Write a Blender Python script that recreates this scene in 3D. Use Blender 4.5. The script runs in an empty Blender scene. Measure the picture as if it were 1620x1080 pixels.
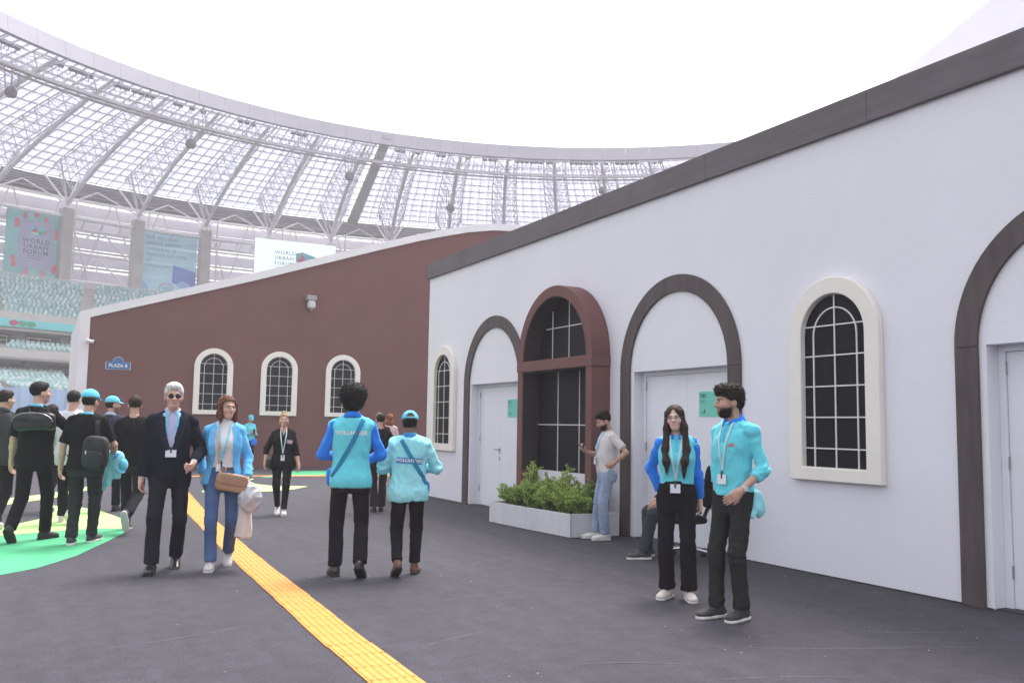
import bpy, math, random
import numpy as np
from mathutils import Vector, Matrix
from mathutils.bvhtree import BVHTree
random.seed(7); rng = np.random.default_rng(11)
S = bpy.context.scene
COL = S.collection
rad = math.radians
# ------------------------------------------------------------------ camera
YAW, PITCH, ROLL, FPX, CAMH = 0.478057, 0.0930033, 0.0160679, 1430.4, 1.45
def cam_axes():
    f = Vector((math.sin(YAW)*math.cos(PITCH), math.cos(YAW)*math.cos(PITCH), math.sin(PITCH)))
    r0 = Vector((math.cos(YAW), -math.sin(YAW), 0)); u0 = r0.cross(f)
    r = r0*math.cos(ROLL)+u0*math.sin(ROLL); u = -r0*math.sin(ROLL)+u0*math.cos(ROLL)
    return r, u, f
cr, cu, cf = cam_axes()
cd = bpy.data.cameras.new('camera'); cam = bpy.data.objects.new('camera', cd); COL.objects.link(cam)
m = Matrix((cr, cu, -cf)).transposed().to_4x4(); m.translation = (0, 0, CAMH); cam.matrix_world = m
cd.sensor_width = 36.0; cd.lens = FPX/1620*36.0; cd.clip_end = 3000; cd.clip_start = 0.05
S.camera = cam
# ------------------------------------------------------------------ sky, sun, exposure
SUN_EL, SUN_AZ = rad(62), rad(52)          # azimuth measured from +Y towards +X
w = bpy.data.worlds.new('World'); S.world = w; w.use_nodes = True
nt = w.node_tree; bg = nt.nodes['Background']
sky = nt.nodes.new('ShaderNodeTexSky'); sky.sky_type = 'NISHITA'; sky.sun_disc = False
sky.sun_elevation = SUN_EL; sky.sun_rotation = SUN_AZ; sky.air_density = 1.0; sky.dust_density = 4.0; sky.ozone_density = 1.0
hs = nt.nodes.new('ShaderNodeHueSaturation'); hs.inputs['Saturation'].default_value = 0.20
nt.links.new(sky.outputs[0], hs.inputs['Color']); nt.links.new(hs.outputs[0], bg.inputs['Color'])
bg.inputs['Strength'].default_value = 0.15
sl = bpy.data.lights.new('sun', 'SUN'); sl.energy = 1.1; sl.angle = rad(20); sl.color = (1.0, 0.96, 0.92)
so = bpy.data.objects.new('sun', sl); COL.objects.link(so)
sd = Vector((math.sin(SUN_AZ)*math.cos(SUN_EL), math.cos(SUN_AZ)*math.cos(SUN_EL), math.sin(SUN_EL)))
so.rotation_euler = sd.to_track_quat('Z', 'Y').to_euler()
S.view_settings.view_transform = 'Standard'; S.view_settings.look = 'None'
S.view_settings.exposure = 1.6; S.view_settings.gamma = 1.0; S.view_settings.use_curve_mapping = False
# ------------------------------------------------------------------ helpers
MATS = {}
def mat(name, col, rough=0.8, n=None, bump=None, metal=0.0, spec=0.5, coat=0.0, trans=None, attr=False, streak=None, sheen=0.0, emit=0.0, n2=None):
    """procedural material: n=(scale, amount) value noise, bump=(scale,strength), streak=(vec scale, amount)"""
    if name in MATS: return MATS[name]
    mt = bpy.data.materials.new(name); mt.use_nodes = True; t = mt.node_tree; N = t.nodes; L = t.links
    b = N['Principled BSDF']; b.inputs['Roughness'].default_value = rough; b.inputs['Metallic'].default_value = metal
    b.inputs['Specular IOR Level'].default_value = spec
    if coat: b.inputs['Coat Weight'].default_value = coat
    if sheen: b.inputs['Sheen Weight'].default_value = sheen
    tc = N.new('ShaderNodeTexCoord')
    if attr:
        a = N.new('ShaderNodeAttribute'); a.attribute_name = 'Col'; src = a.outputs['Color']
    else:
        a = N.new('ShaderNodeRGB'); a.outputs[0].default_value = (*col, 1); src = a.outputs[0]
    for spec_n in (n, streak, n2):
        if not spec_n: continue
        sc, amt = spec_n
        nz = N.new('ShaderNodeTexNoise'); nz.inputs['Detail'].default_value = 4; nz.inputs['Roughness'].default_value = 0.6
        if isinstance(sc, tuple):
            mp = N.new('ShaderNodeMapping'); mp.inputs['Scale'].default_value = sc; L.new(tc.outputs['Object'], mp.inputs[0]); L.new(mp.outputs[0], nz.inputs['Vector']); nz.inputs['Scale'].default_value = 1
        else:
            nz.inputs['Scale'].default_value = sc; L.new(tc.outputs['Object'], nz.inputs['Vector'])
        mr = N.new('ShaderNodeMapRange'); mr.inputs['From Min'].default_value = 0.3; mr.inputs['From Max'].default_value = 0.7
        mr.inputs['To Min'].default_value = 1-amt; mr.inputs['To Max'].default_value = 1+amt; L.new(nz.outputs[0], mr.inputs['Value'])
        mx = N.new('ShaderNodeVectorMath'); mx.operation = 'SCALE'; L.new(src, mx.inputs[0]); L.new(mr.outputs[0], mx.inputs['Scale']); src = mx.outputs[0]
    L.new(src, b.inputs['Base Color'])
    if bump:
        nz = N.new('ShaderNodeTexNoise'); nz.inputs['Scale'].default_value = bump[0]; nz.inputs['Detail'].default_value = 5
        L.new(tc.outputs['Object'], nz.inputs['Vector'])
        bp = N.new('ShaderNodeBump'); bp.inputs['Strength'].default_value = bump[1]; bp.inputs['Distance'].default_value = bump[2] if len(bump) > 2 else 0.01
        L.new(nz.outputs[0], bp.inputs['Height']); L.new(bp.outputs[0], b.inputs['Normal'])
    if emit: b.inputs['Emission Strength'].default_value = emit; L.new(src, b.inputs['Emission Color'])
    if trans:
        out = N['Material Output']; tr = N.new('ShaderNodeBsdfTranslucent'); L.new(src, tr.inputs['Color'])
        ms = N.new('ShaderNodeMixShader'); ms.inputs[0].default_value = trans; L.new(b.outputs[0], ms.inputs[1]); L.new(tr.outputs[0], ms.inputs[2]); L.new(ms.outputs[0], out.inputs['Surface'])
    MATS[name] = mt; return mt
def tag(o, label=None, cat=None, group=None, kind=None):
    if label: o['label'] = label
    if cat: o['category'] = cat
    if group: o['group'] = group
    if kind: o['kind'] = kind
    return o
def empty(name, loc=(0, 0, 0), rz=0.0, parent=None):
    o = bpy.data.objects.new(name, None); COL.objects.link(o); o.location = loc; o.rotation_euler = (0, 0, rz); o.empty_display_size = 0.1
    if parent: o.parent = parent
    return o
def obj(name, me, parent=None, loc=(0, 0, 0), rot=(0, 0, 0)):
    o = bpy.data.objects.new(name, me); COL.objects.link(o); o.location = loc; o.rotation_euler = rot
    if parent: o.parent = parent
    return o
def mesh_np(name, V, F, mats, smooth=True, mi=None, cols=None):
    me = bpy.data.meshes.new(name); V = np.asarray(V, np.float32); F = np.asarray(F, np.int32)
    nf, k = F.shape
    me.vertices.add(len(V)); me.vertices.foreach_set('co', V.ravel())
    me.loops.add(nf*k); me.loops.foreach_set('vertex_index', F.ravel())
    me.polygons.add(nf); me.polygons.foreach_set('loop_start', np.arange(0, nf*k, k, dtype=np.int32))
    if smooth: me.polygons.foreach_set('use_smooth', np.ones(nf, bool))
    for mm in (mats if isinstance(mats, (list, tuple)) else [mats]): me.materials.append(mm)
    if mi is not None: me.polygons.foreach_set('material_index', np.asarray(mi, np.int32))
    me.update(calc_edges=True)
    if cols is not None:
        a = me.color_attributes.new('Col', 'FLOAT_COLOR', 'POINT'); a.data.foreach_set('color', np.c_[cols, np.ones(len(V))].astype(np.float32).ravel())
    return me
class MB:
    def __init__(s, off=(0, 0, 0)): s.v = []; s.f = []; s.mi = []; s.off = Vector(off); s.cur = 0
    def add(s, vs, fs):
        k = len(s.v); s.v += [tuple(Vector(v)-s.off) for v in vs]; s.f += [tuple(i+k for i in f) for f in fs]; s.mi += [s.cur]*len(fs); return s
    def box(s, a, b):
        x0, y0, z0 = a; x1, y1, z1 = b
        return s.add([(x0,y0,z0),(x1,y0,z0),(x1,y1,z0),(x0,y1,z0),(x0,y0,z1),(x1,y0,z1),(x1,y1,z1),(x0,y1,z1)], [(0,3,2,1),(4,5,6,7),(0,1,5,4),(1,2,6,5),(2,3,7,6),(3,0,4,7)])
    def hexa(s, p):     # eight corners, bottom ring then top ring
        return s.add(p, [(0,3,2,1),(4,5,6,7),(0,1,5,4),(1,2,6,5),(2,3,7,6),(3,0,4,7)])
    def tube(s, p, q, r, n=8, r2=None, cap=True):
        p = Vector(p); q = Vector(q); d = (q-p); 
        if d.length < 1e-6: return s
        d.normalize(); a = d.orthogonal().normalized(); b = d.cross(a); r2 = r if r2 is None else r2
        vs = [p+(a*math.cos(t)+b*math.sin(t))*r for t in [2*math.pi*i/n for i in range(n)]]+[q+(a*math.cos(t)+b*math.sin(t))*r2 for t in [2*math.pi*i/n for i in range(n)]]
        fs = [(i, (i+1) % n, n+(i+1) % n, n+i) for i in range(n)]
        if cap: fs += [tuple(range(n-1, -1, -1)), tuple(range(n, 2*n))]
        return s.add(vs, fs)
    def path(s, pts, r, n=6):
        for a, b in zip(pts[:-1], pts[1:]): s.tube(a, b, r, n)
        return s
    def prism(s, poly, fn, d0, d1):   # poly list of 2d; fn(u,v,d)->xyz
        n = len(poly); vs = [fn(u, v, d0) for u, v in poly]+[fn(u, v, d1) for u, v in poly]
        return s.add(vs, [tuple(range(n)), tuple(range(2*n-1, n-1, -1))]+[(i, n+i, n+(i+1) % n, (i+1) % n) for i in range(n)])
    def band(s, pin, pout, fn, d0, d1, closed=False):   # strip between two polylines, extruded d0..d1
        n = len(pin)
        vs = [fn(u, v, d) for d in (d0, d1) for P in (pin, pout) for u, v in P]; fs = []
        I = lambda d, p, i: (d*2+p)*n+i % n
        for i in range(n if closed else n-1):
            j = i+1
            fs += [(I(0,0,i),I(0,0,j),I(0,1,j),I(0,1,i)),(I(1,0,i),I(1,1,i),I(1,1,j),I(1,0,j)),(I(0,1,i),I(0,1,j),I(1,1,j),I(1,1,i)),(I(0,0,i),I(1,0,i),I(1,0,j),I(0,0,j))]
        if not closed:
            for i in (0, n-1): fs.append((I(0,0,i),I(0,1,i),I(1,1,i),I(1,0,i)))
        return s.add(vs, fs)
    def mesh(s, name, mats, smooth=False, bevel=0):
        me = bpy.data.meshes.new(name); me.from_pydata(s.v, [], s.f)
        for mm in (mats if isinstance(mats, (list, tuple)) else [mats]): me.materials.append(mm)
        me.polygons.foreach_set('material_index', s.mi)
        if smooth: me.polygons.foreach_set('use_smooth', [True]*len(me.polygons))
        import bmesh
        bm = bmesh.new(); bm.from_mesh(me); bmesh.ops.recalc_face_normals(bm, faces=bm.faces)
        if bevel:
            es = [e for e in bm.edges if len(e.link_faces) == 2 and e.calc_face_angle(0) > 0.6]
            bmesh.ops.bevel(bm, geom=es, offset=bevel, segments=1, affect='EDGES', profile=0.5)
        bm.to_mesh(me); bm.free(); me.update(); return me
    def build(s, name, mats, parent=None, smooth=False, bevel=0, loc=(0, 0, 0)):
        return obj(name, s.mesh(name, mats, smooth, bevel), parent, loc)
def arc(cx, cy, r, a0, a1, n): return [(cx+r*math.cos(rad(a0+(a1-a0)*i/n)), cy+r*math.sin(rad(a0+(a1-a0)*i/n))) for i in range(n+1)]
def text_mesh(name, s, size, mt, bold=0.0, align='CENTER', spacing=1.0, ext=0.0):
    cu_ = bpy.data.curves.new(name, 'FONT'); cu_.body = s; cu_.size = size; cu_.align_x = align; cu_.align_y = 'CENTER'; cu_.offset = bold; cu_.space_line = 0.95; cu_.space_character = spacing; cu_.extrude = ext; cu_.resolution_u = 2
    o = bpy.data.objects.new(name, cu_); me = bpy.data.meshes.new_from_object(o); bpy.data.objects.remove(o); bpy.data.curves.remove(cu_)
    me.materials.clear(); me.materials.append(mt); return me
def frame_mesh(me, origin, u, v):     # place flat text (x,y) -> origin + x*u + y*v
    o, u, v = Vector(origin), Vector(u), Vector(v); nrm = u.cross(v)
    for vt in me.vertices: vt.co = o+u*vt.co.x+v*vt.co.y+nrm*vt.co.z
    return me
# ------------------------------------------------------------------ ground
def ground_material():
    mt = bpy.data.materials.new('asphalt'); mt.use_nodes = True; t = mt.node_tree; N = t.nodes; L = t.links; b = N['Principled BSDF']
    tc = N.new('ShaderNodeTexCoord')
    def noise(scale, detail=4, vec=None, rough=.6):
        nz = N.new('ShaderNodeTexNoise'); nz.inputs['Scale'].default_value = scale; nz.inputs['Detail'].default_value = detail; nz.inputs['Roughness'].default_value = rough
        L.new(vec or tc.outputs['Object'], nz.inputs['Vector']); return nz.outputs[0]
    def ramp(src, pts):
        r = N.new('ShaderNodeValToRGB'); e = r.color_ramp.elements
        e[0].position, e[0].color = pts[0][0], (*pts[0][1], 1); e[1].position, e[1].color = pts[-1][0], (*pts[-1][1], 1)
        for p, c in pts[1:-1]: x = e.new(p); x.color = (*c, 1)
        L.new(src, r.inputs[0]); return r.outputs[0]
    def mul(a, b_, f=1.0):
        mx = N.new('ShaderNodeMix'); mx.data_type = 'RGBA'; mx.blend_type = 'MULTIPLY'; mx.inputs[0].default_value = f; L.new(a, mx.inputs[6]); L.new(b_, mx.inputs[7]); return mx.outputs[2]
    big = ramp(noise(.35, 5), [(.3, (.037, .034, .045)), (.7, (.049, .045, .058))])
    mp = N.new('ShaderNodeMapping'); mp.inputs['Scale'].default_value = (3.0, .35, 1); mp.inputs['Rotation'].default_value = (0, 0, rad(38)); L.new(tc.outputs['Object'], mp.inputs[0])
    streak = ramp(noise(1.0, 6, mp.outputs[0], .65), [(.32, (.84, .84, .84)), (.68, (1.12, 1.12, 1.12))])
    grain = ramp(noise(75, 4, None, .75), [(.34, (.50, .50, .51)), (.5, (.97, .97, .97)), (.66, (1.7, 1.67, 1.65))])
    mott = ramp(noise(5.5, 6, None, .7), [(.35, (.80, .80, .80)), (.65, (1.20, 1.19, 1.20))])
    c = mul(mul(mul(big, streak), grain), mott)
    vo = N.new('ShaderNodeTexVoronoi'); vo.inputs['Scale'].default_value = 28; L.new(tc.outputs['Object'], vo.inputs['Vector'])
    sp = ramp(vo.outputs['Distance'], [(.0, (1.9, 1.85, 1.8)), (.06, (1, 1, 1))]); c = mul(c, sp, .6)
    L.new(c, b.inputs['Base Color']); b.inputs['Roughness'].default_value = .86; b.inputs['Specular IOR Level'].default_value = .35
    bp = N.new('ShaderNodeBump'); bp.inputs['Strength'].default_value = .6; bp.inputs['Distance'].default_value = .008
    L.new(noise(80, 4, None, .75), bp.inputs['Height']); L.new(bp.outputs[0], b.inputs['Normal']); return mt
mb = MB(); mb.add([(-400, -300, 0), (450, -300, 0), (450, 500, 0), (-400, 500, 0)], [(0, 1, 2, 3)])
tag(mb.build('ground', ground_material()), kind='structure')
def smooth_poly(P, it=3):
    for _ in range(it): P = [q for a, b in zip(P, P[1:]+P[:1]) for q in ((a[0]*.75+b[0]*.25, a[1]*.75+b[1]*.25), (a[0]*.25+b[0]*.75, a[1]*.25+b[1]*.75))]
    return P
def paint(name, P, mt, z, it=0):
    P = smooth_poly(P, it) if it else P
    mb = MB(); mb.add([(x, y, z) for x, y in P], [tuple(range(len(P)))]); tag(mb.build(name, mt), kind='structure')
G1 = mat('paint_green', (.05, .37, .165), .75, n=(3, .10), n2=(60, .12), bump=(150, .4, .003))
G2 = mat('paint_lime', (.37, .57, .20), .75, n=(3, .08), n2=(60, .10), bump=(150, .4, .003))
edge = [(1.13, 13.20), (.80, 13.33), (.35, 13.22), (-.36, 12.90), (-1.6, 12.3), (-3.4, 11.7)]
paint('ground_paint_green', [(-3.4, 9.0), (-2.2, 8.95), (-1.2, 9.2), (-.25, 9.74), (.06, 10.06), (.42, 10.80), (.756, 11.83), (1.0, 12.6)]+edge, G1, .004)
paint('ground_paint_lime', edge[::-1]+[(1.17, 13.9), (1.14, 14.6), (.95, 15.8), (.68, 16.6), (.42, 17.0), (.25, 17.05), (.29, 16.4), (.27, 15.9), (.20, 15.35), (.05, 14.8), (-.39, 13.85), (-1.2, 13.1), (-3.4, 12.5)], G2, .008)
paint('ground_paint_lime_band', [(-3.2, 16.2), (-1.6, 16.7), (-.5, 17.3), (.35, 18.8), (1.0, 20.7), (1.45, 22.2), (1.75, 23.5), (1.2, 22.2), (.74, 20.95), (.045, 19.5), (-.55, 18.65), (-1.6, 17.9), (-3.2, 17.4)], G2, .008)
paint('ground_paint_crescent', [(3.0, 19.5), (3.6, 19.05), (4.35, 19.33), (5.0, 19.8), (5.5, 20.6), (5.2, 20.85), (4.76, 21.0), (4.55, 21.7), (4.6, 22.7), (4.95, 23.75), (4.2, 23.0), (3.5, 21.4)], G2, .008)
paint('ground_paint_green_far', [(5.2, 24.1), (6.0, 25.9), (6.75, 27.2), (8.2, 27.3), (9.8, 26.6), (9.6, 24.9), (7.3, 25.1)], G1, .004)
paint('ground_paint_lime_tip', [(6.9, 25.15), (8.2, 25.75), (8.6, 25.2)], G2, .012)
# tactile strip of ridged yellow tiles
TY = mat('tactile_yellow', (.70, .255, .042), .6, n=(9, .10), n2=(70, .10), bump=(90, .25, .003), spec=.4)
def tile_mesh():
    mb = MB(); a = .1467; mb.box((-a, -a, 0), (a, a, .006))
    for i in range(6):
        x = -a+.0243+i*.0486; mb.prism([(x-.014, .006), (x+.014, .006), (x+.008, .0105), (x-.008, .0105)], lambda u, v, d: (u, d, v), -a+.006, a-.006)
    for sx in (-1, 1):
        for sy in (-1, 1): mb.tube((sx*.128, sy*.128, .006), (sx*.128, sy*.128, .0125), .006, 6)
    return mb.mesh('tile', TY)
tstrip = empty('tactile_strip', (1.9, 8, 0)); tag(tstrip, 'yellow ridged tactile paving strip running across the dark asphalt', 'tactile paving')
TM = tile_mesh(); sx_ = [(2.0, 1.80), (5.0, 1.865), (6.24, 1.89), (7.9, 1.955), (9.4, 2.00), (12, 2.12), (15.25, 2.29), (19.4, 2.61), (22, 2.82), (24.9, 3.05)]
ys_, xs_ = [a for a, b in sx_], [b for a, b in sx_]
y = 2.5; k = 0
while y < 24.9:
    x = float(np.interp(y, ys_, xs_)); x2 = float(np.interp(y+.3, ys_, xs_)); an = math.atan2(x2-x, .3)
    obj('tile', TM, tstrip, (x-1.9+random.uniform(-.004, .004), y-8, .002), (0, 0, -an+random.uniform(-.008, .008))); y += .2945
x = 3.36; 
while x < 10.6:
    obj('tile', TM, tstrip, (x-1.9, 25.15-(x-3)*.135-8, .002), (0, 0, rad(90-7.7))); x += .2945
# ------------------------------------------------------------------ pavilion materials
WHITE = mat('white_wall_paint', (.75, .735, .80), .6, n=(.7, .025), n2=(25, .018), bump=(90, .12, .003), spec=.3)
WHITE2 = mat('white_frame_paint', (.80, .75, .70), .55, n=(5, .03), spec=.3, bump=(60, .08, .003))
DOORM = mat('door_paint', (.74, .745, .80), .35, n=(1.2, .02), spec=.4)
BROWN = mat('brown_render', (.170, .076, .072), .85, n=(.8, .06), n2=(30, .06), bump=(70, .3, .006), spec=.25)
BROWN2 = mat('brown_niche', (.168, .078, .076), .8, n=(2, .07), n2=(40, .06), bump=(70, .3, .005), spec=.25)
WOOD = mat('dark_wood', (.128, .108, .120), .6, streak=((7, 1.0, 14), .12), n=(1.3, .10), bump=(60, .2, .003), spec=.3)
WOODV = mat('dark_wood_upright', (.085, .066, .068), .6, streak=((14, 14, 1.4), .20), n=(1.3, .2), bump=(60, .2, .003), spec=.3)
GLASS = mat('dark_pane', (.008, .008, .013), .5, n=(2.5, .2), spec=.12)
BARM = mat('white_glazing_bar', (.74, .73, .70), .5)
STEEL = mat('brushed_steel', (.35, .35, .37), .35, metal=.9)
MINT = mat('mint_sign', (.15, .56, .45), .5, n=(8, .04))
INK = mat('dark_ink', (.02, .02, .025), .6)
INKG = mat('grey_ink', (.05, .12, .11), .6)
TRIM = mat('pale_trim', (.74, .71, .73), .6, n=(1.5, .04), bump=(60, .1, .003))
XW, YB = 7.086, 29.3
# ---- window prototype, built facing -Y in the XZ plane (x along wall, z=0 at outer bottom), copied around
def window_meshes():
    """returns list of (name, mesh, subparts) ; outer 1.17 x 2.055, proud 0.075"""
    out = []; R, r = .585, .41; zs_ = 1.47
    fn = lambda u, v, d: (u, d, v)
    po = [(-R, 0)]+[(-R, .30)]+arc(0, zs_, R, 180, 0, 28)+[(R, .30), (R, 0)]
    pi_ = [(-r, .135)]+[(-r, .40)]+arc(0, zs_+.005, r, 180, 0, 28)+[(r, .40), (r, .135)]
    mb = MB(); mb.band(pi_, po, fn, -.075, 0, closed=True); fr = mb.mesh('frame', WHITE2, bevel=.008)
    out.append(('frame', fr))
    zr = [.135, .326, .640, .954, 1.265, 1.572]; xc = [-r, -.28, 0, .28, r]; g = .0045; panes = []
    for i in range(5):
        for j in range(4):
            mb = MB(); x0, x1 = xc[j]+g, xc[j+1]-g; z0, z1 = zr[i]+g, zr[i+1]-g
            if i == 4 and j in (0, 3):
                h_ = zs_+math.sqrt(max(r*r-min(abs(xc[j]), abs(xc[j+1]))**2, 0)); sg = -1 if j == 0 else 1
                xo = math.sqrt(r*r-(z1-zs_)**2); pts = [(sg*.28+sg*g, z0), (sg*(r-g), z0), (sg*(r-g), zs_), (sg*(xo-g), z1), (sg*.28+sg*g, z1)]
                mb.prism(pts, fn, -.012, -.004)
            else: mb.box((x0, -.012, z0), (x1, -.004, z1))
            panes.append(mb)
    zt = 1.572+g; ri = .28
    for sg in (-1, 1):
        a0 = math.degrees(math.asin((zt-zs_)/ri)); mb = MB(); pts = [(sg*g, zt)]+[(sg*max(x_, g), z_) for x_, z_ in arc(0, zs_, ri-g, a0, 90, 8)]; mb.prism(pts, fn, -.012, -.004); panes.append(mb)
        a1 = math.degrees(math.asin((zt-zs_)/r)); inn = [(sg*max(x_, g), z_) for x_, z_ in arc(0, zs_, ri+g, a0, 90, 8)]; ou = [(sg*max(x_, g), z_) for x_, z_ in arc(0, zs_, r-.002, a1, 90, 8)]
        mb = MB(); mb.band(inn, ou, fn, -.012, -.004); panes.append(mb)
    for p in panes: out.append(('pane', p.mesh('pane', GLASS)))
    bw = .0062
    for z_ in zr[1:]:
        hw = r if z_ < zs_ else math.sqrt(r*r-(z_-zs_)**2)
        mb = MB(); mb.box((-hw, -.022, z_-bw), (hw, -.011, z_+bw)); out.append(('glazing_bar', mb.mesh('glazing_bar', BARM)))
    mb = MB(); mb.box((-bw, -.0235, .136), (bw, -.0095, zs_+r)); out.append(('glazing_bar', mb.mesh('glazing_bar', BARM)))
    mb = MB(); pin = [(-.28+bw, .136)]+arc(0, zs_, .28-bw, 180, 0, 18)+[(.28-bw, .136)]; pou = [(-.28-bw, .136)]+arc(0, zs_, .28+bw, 180, 0, 18)+[(.28+bw, .136)]
    mb.band(pin, pou, fn, -.025, -.009); out.append(('glazing_bar', mb.mesh('glazing_bar', BARM)))
    mb = MB(); mb.prism([(-r-.03, .11)]+[(-r-.03, zs_)]+arc(0, zs_, r+.03, 180, 0, 20)+[(r+.03, .11)], fn, -.003, .0); out.append(('back_panel', mb.mesh('back_panel', BARM)))
    return out
WM = window_meshes()
def place_window(parent, loc, rz):
    w_ = empty('window', loc, rz, parent)
    for n_, me in WM: obj(n_, me, w_)
    return w_
# ------------------------------------------------------------------ white pavilion
wp = empty('white_pavilion', (XW, 10, 0)); tag(wp, 'long white event pavilion wall with arched doors and dark wooden eaves beam', 'building')
O = (XW, 10, 0)
doors = [14.355, 9.155, 4.005]; HD = 2.20
Y0, Y1, HT = 1.0, 17.45, 4.62
mb = MB(O); cuts = [Y0]
for c_ in sorted(doors): cuts += [c_-.985, c_+.925]
cuts.append(Y1)
for i in range(len(cuts)-1):
    z0 = HD if i % 2 == 1 else .012
    mb.box((XW, cuts[i], z0), (XW+.20, cuts[i+1], HT))
mb.build('wall', WHITE, wp)
mb = MB(O); mb.box((XW+.21, Y1-.2, .012), (XW+7, Y1-.01, HT)); mb.build('end_wall', WHITE, wp)
mb = MB(O); mb.box((XW+.02, Y0, HT+.01), (XW+7, Y1, HT+.12)); mb.build('roof', TRIM, wp)
mb = MB(O); mb.box((XW+.03, Y0, 0.001), (XW+.19, Y1-.02, .010)); mb.build('base_gap', INK, wp)
yy = Y0+.2
while yy < Y1+.05:
    y2 = min(yy+2.44, Y1+.05); mb = MB(O); mb.box((XW-.055, yy+.0015, 4.475), (XW-.002, y2-.0015, 4.785)); mb.build('eaves_board', WOOD, wp, bevel=.004); yy = y2
mb = MB(O); mb.box((XW-.050, Y0+.2, 4.787), (XW+.3, Y1+.05, 4.80)); mb.build('eaves_cap', WOOD, wp)
for c_ in doors:
    ar = empty('door_arch', (0, c_-10, 0), 0, wp); Ro, Ri, zs_ = 1.205, .99, 2.19
    fn = lambda u, v, d: (d, u, v)
    mb = MB(); mb.band(arc(0, zs_, Ri, 0, 180, 36), arc(0, zs_, Ro, 0, 180, 36), fn, -.035, -.001); mb.build('arch_ring', WOODV, ar, bevel=.003)
    for sg in (-1, 1):
        mb = MB(); a, b = sorted((sg*Ri, sg*Ro)); mb.box((-.034, a, .002), (-.001, b, zs_-.003)); mb.build('jamb_board', WOODV, ar, bevel=.003)
    dr = empty('double_door', (0, c_-10, 0), 0, wp)
    d0 = .17
    mb = MB(); mb.box((d0-.02, .862, .005), (d0+.03, .925, HD)); mb.box((d0-.02, -.985, .005), (d0+.03, -.882, HD)); mb.box((d0-.02, -.882, HD-.055), (d0+.03, .862, HD)); mb.build('door_frame', DOORM, dr, bevel=.003)
    mb = MB(); mb.box((.0015, .9255, .004), (d0+.03, .9305, HD-.001)); mb.build('reveal', mat('reveal_grey', (.50, .51, .52), .5, n=(2, .04)), dr)
    for (a, b) in ((-.879, -.012), (-.008, .859)):
        mb = MB(); mb.box((d0, a, .012), (d0+.04, b, HD-.058)); lf = mb.build('leaf', DOORM, dr, bevel=.003)
        if b > .5:
            mb = MB(); mb.box((d0-.008, .035, .955), (d0-.0005, .060, 1.055)); mb.tube((d0-.008, .047, 1.03), (d0-.055, .047, 1.03), .009, 8); mb.tube((d0-.050, .047, 1.03), (d0-.050, .175, 1.03), .009, 8); mb.build('handle', STEEL, lf)
            mb = MB(); mb.box((d0-.007, .033, .84), (d0-.0005, .062, .90)); mb.build('lock', STEEL, lf)
            for z_ in (.25, 1.15, 1.95): mb = MB(); mb.tube((d0-.012, .861, z_), (d0-.012, .861, z_+.11), .008, 8); mb.build('hinge', STEEL, lf)
    mb = MB(); mb.box((d0+.045, -.985, 0.003), (d0+.06, .925, HD)); mb.build('inner_dark', INK, dr)
for yc in (16.53, 6.565): place_window(wp, (0, yc-10, .948), rad(-90))
# door signs
def door_sign(c_, l1, l2, label):
    x = XW+.17-.001; r = empty('door_sign', (x, c_-.45, 1.6)); tag(r, label, 'sign', 'mint signs on the double doors')
    mb = MB(); mb.box((-.006, -.21, 0), (0, .21, .31)); mb.build('plate', MINT, r)
    for tx, sz, z_, mt_, bo in ((l1, .060, .255, INK, .0012), (l2, .050, .185, INKG, 0)):
        me = text_mesh('lettering', tx, sz, mt_, bo, 'LEFT'); frame_mesh(me, (-.008, .185, z_), (0, -1, 0), (0, 0, 1)); obj('lettering', me, r)
    mb = MB(); mb.box((-.008, .09, .04), (-.0065, .115, .075)); mb.tube((-.0066, .1025, .082), (-.008, .1025, .082), .010, 8); mb.build('pictogram', INKG, r)
    mb = MB(); mb.box((-.008, .13, .045), (-.0065, .17, .052)); mb.box((-.008, .13, .060), (-.0065, .155, .066)); mb.build('pictogram', INKG, r)
door_sign(9.155, 'CBC', 'CBC', 'mint green sign reading CBC on the white double door behind the two polo volunteers')
door_sign(14.355, 'ACT', 'ACT', 'small mint green sign on the white door beside the brown niche, partly hidden by it')
# ---- brown niche (projecting arched bay on the white wall)
NY0, NY1, NX, PW, NS = 10.65, 12.86, 6.776, .163, 2.452
nc = (NY0+NY1)/2; nr = (NY1-NY0)/2
ni = empty('arched_niche', (XW, nc, 0)); tag(ni, 'projecting brown arched bay with black glazing behind the leafy planter', 'arched bay')
fn = lambda u, v, d: (d-XW, u, v)
for sg in (-1, 1):
    mb = MB(); a, b = sorted((sg*nr, sg*(nr-PW))); mb.box((NX-XW, a, .003), (-.002, b, 2.30)); mb.build('pillar', BROWN2, ni, bevel=.006)
mb = MB(); mb.box((NX-XW-.012, -nr-.012, 2.302), (-.002, nr+.012, 2.462)); mb.build('crossbar', BROWN2, ni, bevel=.006)
mb = MB(); mb.band(arc(0, 2.464, nr-PW, 0, 180, 40), arc(0, 2.464, nr, 0, 180, 40), lambda u, v, d: (d, u, v), NX-XW, -.002); mb.build('arch', BROWN2, ni, bevel=.005)
gi = nr-PW
LIN = mat('dark_lining', (.032, .024, .025), .8, n=(3, .2), bump=(60, .3, .004))
for sg in (-1, 1):
    mb = MB(); a, b = sorted((sg*(gi-.001), sg*(gi-.012))); mb.box((NX-XW+.012, a, .776), (-.026, b, 2.298)); mb.build('reveal_lining', LIN, ni)
mb = MB(); mb.band(arc(0, 2.466, gi-.012, 0, 180, 40), arc(0, 2.466, gi-.001, 0, 180, 40), lambda u, v, d: (d, u, v), NX-XW+.012, -.026); mb.build('reveal_lining', LIN, ni)
mb = MB(); mb.box((NX-XW+.012, -gi+.013, 2.288), (-.026, gi-.013, 2.299)); mb.build('reveal_lining', LIN, ni)
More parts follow.
